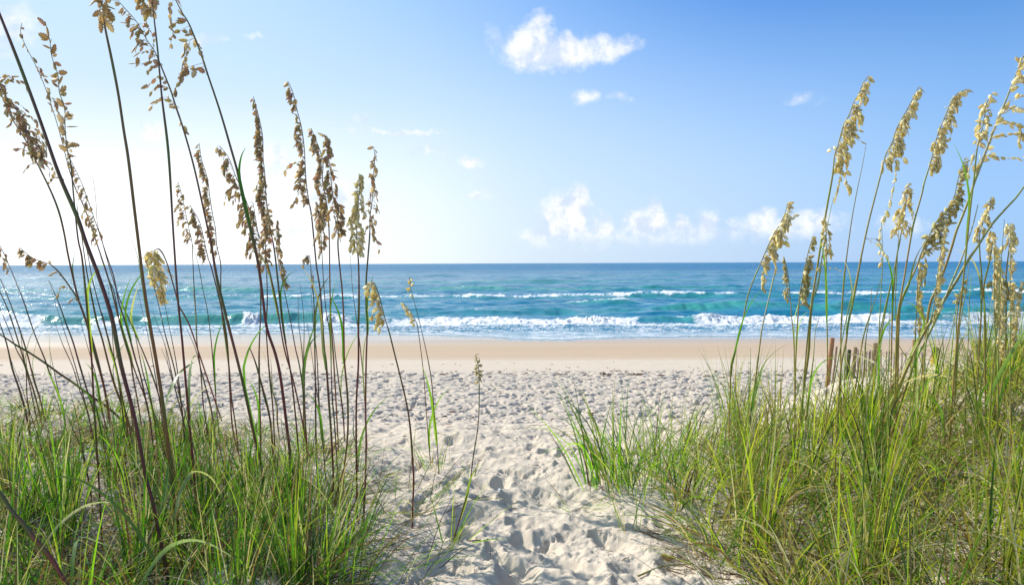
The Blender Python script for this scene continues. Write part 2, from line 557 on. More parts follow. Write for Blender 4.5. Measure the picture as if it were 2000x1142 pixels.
# nearest breaker: green wall at the left, tumbling whitewater in the middle and at the right
s, H, fm, PX = wave(48.6, 0.35,
    [(-400, .4), (0, .45), (90, .58), (130, .52), (470, .56), (640, .50), (700, .42), (800, .12), (1230, .12), (1290, .36), (1380, .42), (1450, .26), (1740, .30), (1900, .42), (2100, .4), (2600, .4)],
    0.85, 2.6,
    [(-400, .9), (70, .95), (110, .2), (200, .08), (300, .30), (340, .40), (400, .10), (470, .1), (480, .9), (505, .8), (520, .15), (600, .15), (625, .9), (680, .9), (700, .5), (760, .6), (830, .9), (1180, .95), (1240, .7), (1265, .15), (1300, .4), (1350, .7), (1390, .95), (1720, .95), (1760, .4), (1900, .55), (2300, .9)],
    1, crest=0.22, back=0.7)
# the rolling bore in front of it
bore = prof(PX, [(-400, .5), (60, .45), (110, .05), (470, 0), (478, .5), (505, .35), (520, 0), (615, 0), (635, .5), (680, .35), (700, .1), (800, .5), (1000, .75), (1150, .95), (1230, .55), (1262, .0), (1340, .0), (1390, .8), (1500, .95), (1725, .85), (1750, .1), (1880, .3), (2100, .7), (3000, .7)])
lump = samp(T2, X / 5.0, Y / 5.0); lump2 = samp(T1, X / 4.6, Y / 4.6 + .5)
sb = s + 1.1 + .35 * samp(T1, X / 12., X * 0 + .7)
g = np.where(sb < 0, np.exp(-np.abs(sb / 0.55) ** 2.5), np.exp(-np.abs(sb / 1.5) ** 2))
h = h + bore * g * (0.15 + 0.03 * lump + 0.03 * lump2)
foam = np.maximum(foam, np.clip(bore * 1.5, 0, 1) * np.exp(-np.abs(sb / 1.5) ** 4) * 1.3)
# spilling wash between bore and sand
wash = sstep(Y, E + 0.2, E + 2.2) * sstep(s, -1.0, -1.9)
foam = np.maximum(foam, wash * (0.50 + 0.14 * samp(T1, X / 16.0, Y / 3.2) + .22 * np.exp(-((Y - E - 1.6) / .7) ** 2) + .25 * np.exp(-((s + 2.4) / .8) ** 2)))
h = h + wash * (0.022 + 0.018 * samp(T2, X / 5., Y / 2.2)) + 0.05 * wash * np.exp(-((s + 3.2 + .4 * samp(T1, X / 14., X * 0)) / .5) ** 2)
foam = np.maximum(foam, 0.52 * np.exp(-((s - 2.5) / 2.0) ** 2) * (1 + .5 * samp(T1, X / 14., Y / 6.)) * prof(PX, [(0, .7), (600, .8), (900, .9), (1300, .6), (1500, .9), (2000, .8)]))
# second line
wave(59.5, 1.2, [(-300, .2), (300, .12), (600, .15), (900, .18), (1250, .28), (1330, .5), (1620, .55), (1750, .35), (2300, .4)], 1.6, 3.5,
     [(-300, .3), (600, .3), (860, .3), (1000, .1), (1390, .1), (1400, .38), (1440, .38), (1450, .1), (2200, .2)], 2, crest=.5, back=1.5, tealk=.9)
wave(66.5, 0.6, [(-300, .2), (0, .2), (980, .08), (1060, .4), (1220, .45), (1260, .15), (1500, .15), (2000, .3)], 1.3, 3.0,
     [(-300, .1), (820, .1), (1050, .35), (1080, .8), (1200, .9), (1225, .6), (1240, .1), (2200, .1)], 3, crest=.8, back=2.0)
# long broken line
wave(84.0, 1.3, [(-300, .3), (300, .25), (430, .38), (650, .32), (1000, .25), (1150, .35), (1380, .45), (1480, .3), (1550, .3), (2200, .45)], 2.2, 5.0,
     [(-300, .6), (60, .55), (120, .25), (400, .3), (480, .7), (860, .85), (1100, .8), (1180, .95), (1330, 1.0), (1410, .8), (1445, .2), (1540, .3), (1570, .95), (2300, 1.0)], 4, crest=.8, back=4.2, tealk=.8)
foam = np.maximum(foam, .48 * np.exp(-((Y - 92) / 5.0) ** 2) * prof(X / Y * F + 1000, [(0, .2), (500, .6), (620, 1), (800, 1), (1000, .75), (1150, .45), (1250, .1), (2000, .2)]))
wave(108., 1.8, [(-300, .4), (330, .2), (370, .5), (480, .5), (530, .2), (830, .2), (870, .55), (960, .6), (1010, .25), (1060, .4), (1300, .4), (1500, .25), (2200, .4)], 3.2, 6.5,
     [(-300, .2), (80, .2), (88, .9), (96, .2), (380, .3), (500, .3), (560, .1), (860, .2), (885, .8), (915, .8), (930, .2), (1900, .1)], 5, crest=.8, back=1.6, tealk=1.0)
wave(150., 3.0, [(-300, .3), (400, .25), (800, .3), (980, .5), (1500, .35), (2200, .4)], 5, 10, [(-300, .05), (2000, .05)], 6, tealk=.7)
wave(215., 4.0, [(-300, .4), (900, .35), (1300, .5), (2200, .4)], 7, 14, [(-300, .0), (2000, .0)], 7, tealk=.5)
wave(320., 6.0, [(-300, .5), (2200, .5)], 9, 20, [(-300, .0), (2000, .0)], 8, tealk=.3)
# fine boiling relief where there is thick foam
h = h + np.clip(foam - .55, 0, 1) * 0.04 * (samp(T1, X / 3.3, Y / 3.3) * .7 + samp(T1, X / 1.6, Y / 1.6 + .3) * .4) * sstep(Y, 41, 46)
# flying spray plumes of the green wall
for (px, hh, ww) in [(484, .34, .28), (496, .22, .35), (640, .30, .3), (662, .20, .5), (205, .05, 1.0), (1150, .10, .8), (1170, .08, .7), (940, .06, .9), (1385, .05, 1.0)]:
    xx = (px - 1000) / F * 47.6
    bmp = np.exp(-((X - xx) / ww) ** 2 - ((Y - 47.6) / .55) ** 2)
    h = h + hh * bmp * (1 + .5 * lump)
    foam = np.maximum(foam, 1.2 * bmp)
Zg = ground_z(X, Y)
film = Zg + 0.006 + 0.022 * sstep(Y, E + .3, E + 4)
Zs = np.where(Y > E, np.maximum(h, film), Zg - 0.02 - 0.05 * (E - Y))
foam = np.where(Y > E, foam, 0)
foam = np.maximum(foam, 0.72 * np.exp(-((Y - E - .25) / .22) ** 2) * (Y > E))
V = np.stack([X, Y, Zs], -1).reshape(-1, 3)
m_sea, t = new_mat("sea_water")
geo = t.n('ShaderNodeNewGeometry'); pos = geo.outputs['Position']
sp = t.n('ShaderNodeSeparateXYZ'); t.link(pos, sp.inputs[0])
fa = t.attr('foam'); te = t.attr('teal'); shal = t.attr('shallow')
mp = t.n('ShaderNodeMapping'); mp.inputs['Scale'].default_value = (0.45, 1.0, 1.0); t.link(pos, mp.inputs[0])
mpf = t.n('ShaderNodeMapping'); mpf.inputs['Scale'].default_value = (0.16, 0.5, 1.0); t.link(pos, mpf.inputs[0])
nA = t.noise(mp.outputs[0], 0.9, 6, 0.62)
nB = t.noise(mpf.outputs[0], 0.09, 6, 0.6)
nC = t.noise(mp.outputs[0], 4.5, 5, 0.7)
deep = t.mix(t.ramp(nB, 0.35, 0.65), c4(.004, .105, .225), c4(.012, .18, .325))
mid = t.mix(nB, c4(.012, .155, .27), c4(.03, .25, .365))
wat = t.mix(t.ramp(sp.outputs[1], 60, 300), mid, deep)
nD = t.noise(mpf.outputs[0], 2.6, 6, 0.72)
wat = t.mix(t.ramp(nD, 0.46, 0.64, a=0.0, b=0.4), wat, t.mix(t.ramp(sp.outputs[1], 60, 300), c4(.004, .075, .14), c4(.002, .055, .15)))
wat = t.mix(t.math('MULTIPLY', te, 0.85), wat, c4(.055, .31, .25))  # thin-water teal, brightened to stand for sun shining through the faces
wat = t.mix(shal, wat, c4(.20, .24, .23))
fn = t.math('ADD', t.math('MULTIPLY', t.noise(mp.outputs[0], 2.2, 7, 0.72, 0.6), 0.75), t.math('MULTIPLY', nC, 0.25))
vor = t.n('ShaderNodeTexVoronoi'); vor.feature = 'DISTANCE_TO_EDGE'; vor.inputs['Scale'].default_value = 2.3
wv = t.n('ShaderNodeVectorMath', operation='SCALE'); wv.inputs[3].default_value = 0.9
t.link(t.noise(mp.outputs[0], 1.5, 4, .6, out=1), wv.inputs[0])
t.link(t.vmath('ADD', mp.outputs[0], wv.outputs[0]), vor.inputs['Vector'])
web = t.ramp(vor.outputs['Distance'], 0.10, 0.0)
fn = t.math('ADD', fn, t.math('MULTIPLY', web, 0.12))
fth = t.math('ADD', fa, t.math('MULTIPLY', t.math('SUBTRACT', fn, 0.5), 1.5))
fmask = t.ramp(fth, 0.45, 0.74)
fmask = t.math('MULTIPLY', fmask, t.ramp(fa, 0.02, 0.2))
bs = t.n('ShaderNodeBsdfPrincipled')
t.link(wat, bs.inputs['Base Color'])
bs.inputs['IOR'].default_value = 1.33
t.link(t.ramp(sp.outputs[1], 60, 400, a=.34, b=.10), bs.inputs['Specular IOR Level'])
t.link(t.ramp(sp.outputs[1], 60, 600, a=.14, b=.30), bs.inputs['Roughness'])
b1 = t.n('ShaderNodeBump'); b1.inputs['Distance'].default_value = 0.30
t.link(t.ramp(sp.outputs[1], 40, 160, a=.35, b=1.0), b1.inputs['Strength'])
hh = t.math('ADD', t.math('MULTIPLY', nA, 1.3), t.math('MULTIPLY', nC, 0.22))
hh = t.math('ADD', hh, t.math('MULTIPLY', t.noise(mpf.outputs[0], 1.1, 5, 0.65), 1.1))
t.link(hh, b1.inputs['Height'])
t.link(b1.outputs[0], bs.inputs['Normal'])
fb = t.n('ShaderNodeBsdfPrincipled')
t.link(t.mix(t.ramp(fth, .5, 1.1), c4(.46, .52, .57), c4(.74, .76, .78)), fb.inputs['Base Color'])
fb.inputs['Roughness'].default_value = 0.8
b2 = t.n('ShaderNodeBump'); b2.inputs['Distance'].default_value = 0.12; b2.inputs['Strength'].default_value = 0.7
t.link(fn, b2.inputs['Height']); t.link(b2.outputs[0], fb.inputs['Normal'])
ms = t.n('ShaderNodeMixShader')
t.link(fmask, ms.inputs[0]); t.link(bs.outputs[0], ms.inputs[1]); t.link(fb.outputs[0], ms.inputs[2])
finish(t, ms.outputs[0])
shallow = np.exp(-np.clip(Y - E, 0, 99) / 3.5)
sea = mesh_obj("sea_water", V, Q=grid_quads(*X.shape), mat=m_sea, attrs={'foam': foam, 'teal': teal, 'shallow': shallow})
sea["kind"] = "structure"
sea["label"] = "blue and turquoise sea with lines of white surf"

# ================================================================ plants
def plant_mat(name, rough=0.55, transl=0.35, spec=0.3, tcol=(1.45, 1.5, .8)):
    m, t = new_mat(name)
    cn = t.n('ShaderNodeAttribute', attribute_name='tint')
    geo = t.n('ShaderNodeNewGeometry')
    v = t.noise(geo.outputs['Position'], 55.0, 3, 0.6)
    colr = t.mix(1.0, cn.outputs['Color'], t.mix(v, c4(.72, .72, .72), c4(1.25, 1.25, 1.25)), 'MULTIPLY')
    p = t.n('ShaderNodeBsdfPrincipled')
    t.link(colr, p.inputs['Base Color'])
    p.inputs['Roughness'].default_value = rough
    p.inputs['Specular IOR Level'].default_value = spec
    if transl <= 0:
        finish(t, p.outputs[0]); return m
    tr = t.n('ShaderNodeBsdfTranslucent')
    t.link(t.mix(1.0, colr, c4(*tcol), 'MULTIPLY'), tr.inputs['Color'])
    ms = t.n('ShaderNodeMixShader'); ms.inputs[0].default_value = transl
    t.link(p.outputs[0], ms.inputs[1]); t.link(tr.outputs[0], ms.inputs[2])
    finish(t, ms.outputs[0])
    return m


M_STEM = plant_mat("oat_stem", 0.45, 0.0, 0.35)
M_SEED = plant_mat("oat_seed", 0.6, 0.5, 0.3, (1.15, 1.10, 0.90))
M_LEAF = plant_mat("grass_blade", 0.45, 0.40, 0.40)


def dir_to(a):
    return np.asarray(a, dtype=float)


def smooth_line(P, per=6):
    """Catmull-Rom through the control points"""
    P = np.asarray(P, dtype=float)
    if len(P) < 3:
        t = np.linspace(0, 1, per + 1)[:, None]
        return P[0] * (1 - t) + P[-1] * t
    A = np.vstack([2 * P[0] - P[1], P, 2 * P[-1] - P[-2]])
    out = []
    for i in range(1, len(A) - 2):
        p0, p1, p2, p3 = A[i - 1], A[i], A[i + 1], A[i + 2]
        for k in range(per):
            t = k / per
            out.append(0.5 * (2 * p1 + (p2 - p0) * t + (2 * p0 - 5 * p1 + 4 * p2 - p3) * t * t + (3 * p1 - p0 - 3 * p2 + p3) * t ** 3))
    out.append(A[-2])
    return np.array(out)


def tube_np(P, R, sides=6):
    P = np.asarray(P, dtype=float); n = len(P)
    T = np.gradient(P, axis=0)
    T /= np.linalg.norm(T, axis=1)[:, None] + 1e-12
    ref = np.array([0.13, 1.0, 0.21])
    U = np.cross(T, ref); U /= np.linalg.norm(U, axis=1)[:, None] + 1e-12
    W = np.cross(T, U)
    a = np.linspace(0, 2 * math.pi, sides, endpoint=False)
    R = np.broadcast_to(R, (n,))
    V = P[:, None, :] + R[:, None, None] * (np.cos(a)[None, :, None] * U[:, None, :] + np.sin(a)[None, :, None] * W[:, None, :])
    V = V.reshape(-1, 3)
    i = np.arange(n - 1)[:, None] * sides
    j = np.arange(sides)[None, :]
    jn = (j + 1) % sides
    Q = np.stack([i + j, i + jn, i + jn + sides, i + j + sides], -1).reshape(-1, 4)
    return V, Q


class Bag:
    """collects quads with colours into one mesh"""
    def __init__(self):
        self.V, self.Q, self.C, self.n = [], [], [], 0

    def add(self, V, Q, C):
        V = np.asarray(V, dtype=float).reshape(-1, 3)
        self.V.append(V); self.Q.append(np.asarray(Q) + self.n)
        C = np.asarray(C, dtype=float)
        self.C.append(np.broadcast_to(C, (len(V), 3)) if C.ndim == 1 else C)
        self.n += len(V)

    def build(self, name, mat, parent=None, origin=None, smooth=True):
        V = np.concatenate(self.V)
        if origin is not None:
            V = V - np.array(origin)
        return mesh_obj(name, V, Q=np.concatenate(self.Q), mat=mat, parent=parent, col=np.concatenate(self.C), smooth=smooth)


# one flat, serrated sea-oat spikelet, unit length along +Z
_tt = np.array([0, .10, .22, .30, .42, .50, .62, .70, .82, .90, 1.0])
_hw = np.array([.02, .13, .24, .15, .27, .17, .24, .13, .16, .07, .0])
_th = np.array([.01, .04, .06, .055, .06, .055, .05, .045, .03, .02, .0])
SPV = np.array([[v for v in ((-_hw[i], 0, _tt[i]), (0, -_th[i], _tt[i]), (_hw[i], 0, _tt[i]), (0, _th[i], _tt[i]))] for i in range(11)]).reshape(-1, 3)
SPQ = np.array([[i * 4 + j, i * 4 + (j + 1) % 4, (i + 1) * 4 + (j + 1) % 4, (i + 1) * 4 + j] for i in range(10) for j in range(4)])


def spikelet(bag, p, d, size, col, wide=1.0):
    d = np.asarray(d, dtype=float); d = d / (np.linalg.norm(d) + 1e-9)
    r = rng.normal(size=3); r -= d * r.dot(d)
    # turn the flat side mostly to the side, like real dangling spikelets
    r = r * 0.7 + np.array([0.0, 1.0, 0.0]) * rng.uniform(-.4, 1)
    r -= d * r.dot(d)
    r /= np.linalg.norm(r) + 1e-9
    s = np.cross(d, r)
    bend = rng.normal() * .14
    L = SPV.copy(); L[:, 0] *= wide
    X = L[:, 0] + bend * L[:, 2] ** 2
    V = np.asarray(p) + size * (X[:, None] * s + L[:, 1:2] * r + L[:, 2:3] * d)
    shade = (0.85 + 0.3 * rng.random()) * (1 + .25 * (rng.random(len(V)) - .5))
    C = np.asarray(col)[None, :] * shade[:, None]
    bag.add(V, SPQ, C)


TANS = {'brown': [(.58, .46, .27), (.68, .57, .36), (.50, .38, .21), (.78, .69, .50), (.58, .40, .29), (.54, .48, .24)],
        'straw': [(.84, .77, .46), (.90, .85, .60), (.76, .66, .35), (.92, .88, .70), (.80, .74, .40)],
        'green': [(.60, .57, .28), (.70, .66, .38), (.52, .49, .22), (.76, .71, .46), (.62, .54, .30)]}


def pick(kind):
    c = TANS[kind]
    return np.array(c[rng.integers(len(c))])


def branch(bag, sbag, P, size, kind, n, rad, tipdroop=0.4, wide=1.0):
    """a thin panicle branch along P carrying n spikelets on alternating sides"""
    P = smooth_line(P, 4)
    V, Q = tube_np(P, np.linspace(rad, rad * .5, len(P)), 3)
    bag.add(V, Q, pick(kind) * 0.75)
    seg = np.linalg.norm(np.diff(P, axis=0), axis=1); cum = np.concatenate([[0], np.cumsum(seg)])
    for i in range(n):
        f = 0.12 + 0.88 * (i + rng.uniform(.1, .9)) / n
        q = np.array([np.interp(f * cum[-1], cum, P[:, k]) for k in range(3)])
        k = min(np.searchsorted(cum, f * cum[-1]), len(P) - 1); k = max(k, 1)
        T = P[k] - P[k - 1]; T /= np.linalg.norm(T) + 1e-9
        sd = rng.normal(size=3); sd -= T * sd.dot(T); sd /= np.linalg.norm(sd) + 1e-9
        d = T * 0.75 + sd * rng.uniform(.15, .6) + np.array([0, 0, -tipdroop])
        spikelet(sbag, q, d, size * rng.uniform(.6, 1.15), pick(kind), wide * rng.uniform(1.0, 1.4))


def head(bag, A, side, wpx, spx, kind, m, dens=1.0, droop=1.0, prof_pts=None, gap=0.0):
    """seed head along axis A (3-D points, bottom to top).  side: -1 hangs left, +1 right, 0 both; m = metres per photo pixel"""
    seg = np.linalg.norm(np.diff(A, axis=0), axis=1); cum = np.concatenate([[0], np.cumsum(seg)])
    L = cum[-1]
    nb = max(5, int(L / (spx * m * 0.28) * dens))
    W = wpx * m
    ph, kk = rng.uniform(0, 6.3), rng.uniform(16, 30)
    for i in range(nb):
        f = (i + rng.random()) / nb
        clump = .5 + .5 * math.sin(f * kk + ph)
        if rng.random() < .35 * (1 - clump): continue
        if gap and rng.random() < gap and f > .1: continue
        k = max(1, min(np.searchsorted(cum, f * L), len(A) - 1))
        T = A[k] - A[k - 1]; T /= np.linalg.norm(T) + 1e-9
        p = np.array([np.interp(f * L, cum, A[:, q]) for q in range(3)])
        bell = math.sin(math.pi * min(1, 0.30 + f * .78)) ** .8 if prof_pts is None else float(np.interp(f, *zip(*prof_pts)))
        ln = W * (0.35 + bell) * rng.uniform(.6, 1.15) * (.62 + .75 * clump)
        th = rng.normal() * .6 + (0 if side > 0 else math.pi)
        if side == 0: th = rng.uniform(0, 2 * math.pi)
        lat = np.array([math.cos(th), math.sin(th), 0.0])
        up = T * rng.uniform(.5, 1.0)
        p1 = p + (lat * .45 + up * .55) * ln * .5
        p2 = p1 + (lat * .62 + up * .10 + np.array([0, 0, -.35 * droop])) * ln * .5
        p3 = p2 + (lat * .30 + np.array([0, 0, -.85 * droop])) * ln * .5
        ns = max(1, int(round(ln / (spx * m) * 1.15)) + 1)
        if f > .9: ns = 1
        branch(bag, bag, [p, p1, p2, p3], spx * m, kind, ns, .35 * m + .0003, .35 * droop)


def blade(bag, P, w0, c0, c1, fold=0.25):
    """a leaf blade: ribbon of three verts across (folded along the midrib), tapering to a point"""
    P = np.asarray(P, dtype=float); n = len(P)
    T = np.gradient(P, axis=0); T /= np.linalg.norm(T, axis=1)[:, None] + 1e-12
    view = np.array([0.2 * rng.normal(), 1.0, 0.25])
    S = np.cross(T, view); S /= np.linalg.norm(S, axis=1)[:, None] + 1e-12
    N = np.cross(T, S)
    a = rng.uniform(-1.0, 1.0)
    S2 = S * math.cos(a) + N * math.sin(a); N2 = -S * math.sin(a) + N * math.cos(a)
    f = np.linspace(0, 1, n)
    wd = w0 * np.clip(np.minimum(.55 + 2.2 * f, 1.0) * (1 - f ** 2.2), .04, 1) * .5
    V = np.stack([P - S2 * wd[:, None], P + N2 * (wd * fold)[:, None], P + S2 * wd[:, None]], 1).reshape(-1, 3)
    i = np.arange(n - 1) * 3
    Q = np.concatenate([np.stack([i, i + 1, i + 4, i + 3], 1), np.stack([i + 1, i + 2, i + 5, i + 4], 1)])
    C = (np.asarray(c0)[None] * (1 - f[:, None]) + np.asarray(c1)[None] * f[:, None])
    bag.add(V, Q, np.repeat(C, 3, axis=0))


GREENS = [(.07, .22, .016), (.13, .31, .022), (.22, .42, .030), (.03, .10, .016), (.30, .42, .05), (.12, .25, .04)]
DRYS = [(.44, .35, .20), (.50, .42, .26), (.28, .18, .10), (.14, .075, .045), (.60, .54, .40)]
REDS = [(.19, .035, .03), (.24, .065, .035), (.14, .035, .03), (.28, .11, .04)]


def arc(root, azim, L, lean, curl, n=8):
    """curving blade path: starts at angle 'lean' from vertical towards azim and bends over by curl"""
    s = np.linspace(0, 1, n)
    a = lean + curl * s ** 1.4
    dl = L / (n - 1)
    hx = np.concatenate([[0], np.cumsum(np.sin(a[:-1]) * dl)])
    hz = np.concatenate([[0], np.cumsum(np.cos(a[:-1]) * dl)])
    return np.stack([root[0] + hx * math.cos(azim), root[1] + hx * math.sin(azim), root[2] + hz], 1)


def mk(name, label, cat, group=None, loc=(0, 0, 0)):
    o = bpy.data.objects.new(name, None)
    o.empty_display_size = .1
    o.location = loc
    link_obj(o)
    o["label"] = label; o["category"] = cat
    if group: o["group"] = group
    return o


def oats(label, pts, r=(3.0, 1.4), hd=None, group=None, tone='dark', dy=None, leaves=1, extra=None, cat="sea oats", depth=None):
    """one sea-oats stalk.  pts: photo pixels from the foot to the tip.
    hd = (first index of the head inside pts (float, counted from the foot), side, width px, spikelet px, colour, density, droop[, gap])
    extra = list of (polyline px, n spikelets, spikelet px) branches"""
    b = hit(*pts[0])
    if depth is None and (b is None or b.y > (6.0 if pts[0][0] < 1000 else 7.4)):
        depth = rng.uniform(4.4, 5.8)
    if depth is not None:
        y0 = depth
    else:
        y0 = b.y
    px0, py0 = pts[0]
    if depth is not None:      # foot below the frame: continue the first segment down to the ground
        root = at(px0, py0, y0)
        (x1, y1) = pts[1]
        k = 0
        sl = (px0 - x1) / max(1.0, (py0 - y1))
        while root.z > ZC + float(ground_rel(root.x, root.y)) and k < 400:
            k += 1
            root = at(px0 + sl * 10 * k, py0 + 10 * k, y0)
        pts = [(px0 + sl * 10 * k, py0 + 10 * k)] + list(pts)
        if hd: hd = (hd[0] + 1,) + tuple(hd[1:])
    m = y0 / F
    lean = rng.uniform(-.08, .10)
    tot = abs(pts[0][1] - pts[-1][1]) + 1
    P = []
    for (x, y) in pts:
        f = (pts[0][1] - y) / tot
        P.append(at(x, y, y0 * (1 + lean * f * f)))
    P = np.array(P)
    P[0][2] = float(ground_z(P[0][0], P[0][1])) - 0.02
    per = 5
    S = smooth_line(P, per)
    org = P[0].copy()
    root = mk("sea_oats", label, cat, group, org)
    n = len(S)
    f = np.linspace(0, 1, n)
    rad = np.interp(f, [0, .15, .55, 1], [r[0] * 1.0, r[0], (r[0] + r[1]) * .5, r[1] * .5]) * m * .64
    cut = n
    if hd:
        h0 = int(hd[0] * per)
        rad[h0:] = np.linspace(rad[h0] * .7, .5 * m, n - h0)
    # node-to-node wobble of thickness and colour (sheaths)
    nodes = sorted(rng.uniform(.1, .8, 3))
    for q in nodes:
        rad *= 1 + .18 * np.exp(-((f - q - .05) / .06) ** 2)
    V, Q = tube_np(S, rad, 7)
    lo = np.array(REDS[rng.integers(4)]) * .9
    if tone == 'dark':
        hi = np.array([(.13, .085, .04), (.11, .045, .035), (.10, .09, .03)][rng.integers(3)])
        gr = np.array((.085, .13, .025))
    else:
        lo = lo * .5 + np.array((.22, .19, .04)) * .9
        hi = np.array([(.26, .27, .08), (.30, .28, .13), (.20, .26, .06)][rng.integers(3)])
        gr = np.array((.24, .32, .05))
    C = lo[None] * (1 - sstep(f, .25, .7))[:, None] + hi[None] * sstep(f, .25, .7)[:, None]
    for q in nodes:
        wgt = np.exp(-((f - q - .04) / .028) ** 2)[:, None] * .75
        C = C * (1 - wgt) + gr[None] * wgt
    C = np.repeat(C, 7, axis=0)
    # green streaks along one flank of the stem
    ang = np.tile(np.arange(7), n)
    flank = ((ang >= 1) & (ang <= 2))[:, None] * (.35 * np.clip(np.sin(np.repeat(f, 7) * 9 + rng.uniform(0, 6)) + .4, 0, 1))[:, None]
    C = C * (1 - flank) + gr[None] * flank
    bag = Bag(); bag.add(V, Q, C)
    bag.build("stem", M_STEM, root, org)
    if hd or extra:
        hb = Bag(); att_ = []
        if hd:
            h0 = int(hd[0] * per)
            A = S[h0:]
            gap = hd[7] if len(hd) > 7 else 0
            head(hb, A, hd[1], hd[2], hd[3], hd[4], m, hd[5], hd[6], gap=gap)
        for (bp, ns, sp_) in (extra or []):
            q = [at(x, y, y0 * (1 + lean * max(0, (pts[0][1] - y) / tot) ** 2) + rng.normal() * .01) for (x, y) in bp]
            q = np.array(q)
            j = int(np.argmin(np.linalg.norm(S - q[0], axis=1))); att_.append(j)
            if np.linalg.norm(S[j] - q[0]) > 1.5 * m: q = np.vstack([S[j], q])
            branch(hb, hb, q, sp_ * m, hd[4] if hd else 'brown', ns, .5 * m, .25)
        j0 = min(att_ + ([int(hd[0] * per)] if hd else []))
        Vx, Qx = tube_np(S[j0:], rad[j0:] * 1.12, 5)
        hb.add(Vx, Qx, pick(hd[4] if hd else 'brown') * .7)
        hb.build("seed_head", M_SEED, root, org)
    for k in range(leaves):
        if rng.random() < .3: continue
        q = rng.uniform(.08, .40 if tone == 'dark' else .32)
        i0 = int(q * n)
        i1 = min(n - 1, i0 + max(3, int(.10 * n)))
        lb = Bag()
        base = S[i0:i1]
        side = -1 if rng.random() < .5 else 1
        Ld = rng.uniform(60, 150) * m
        az_ = (0 if side > 0 else math.pi) + rng.normal() * .6
        T0 = S[i1] - S[i0]; T0 /= np.linalg.norm(T0)
        path = arc(S[i1], az_, Ld, .08 + .1 * rng.random(), rng.uniform(.3, 1.8), 9)
        off = np.array([math.cos(az_), math.sin(az_), 0]) * rad[i0] * .9
        lp = np.vstack([base + off, path[1:] + off])
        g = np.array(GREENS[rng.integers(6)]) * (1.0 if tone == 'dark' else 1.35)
        tip = g if rng.random() < .6 else np.array(DRYS[rng.integers(5)])
        blade(lb, lp, rng.uniform(4.0, 7.0) * m * (1 if tone == 'dark' else .9), g, tip, .4)
        lb.build("leaf", M_LEAF, root, org)
    return root


GL = "sea oats stalks on the dune left of the gap"
GR = "sea oats stalks on the dune right of the gap"
B = 'brown'
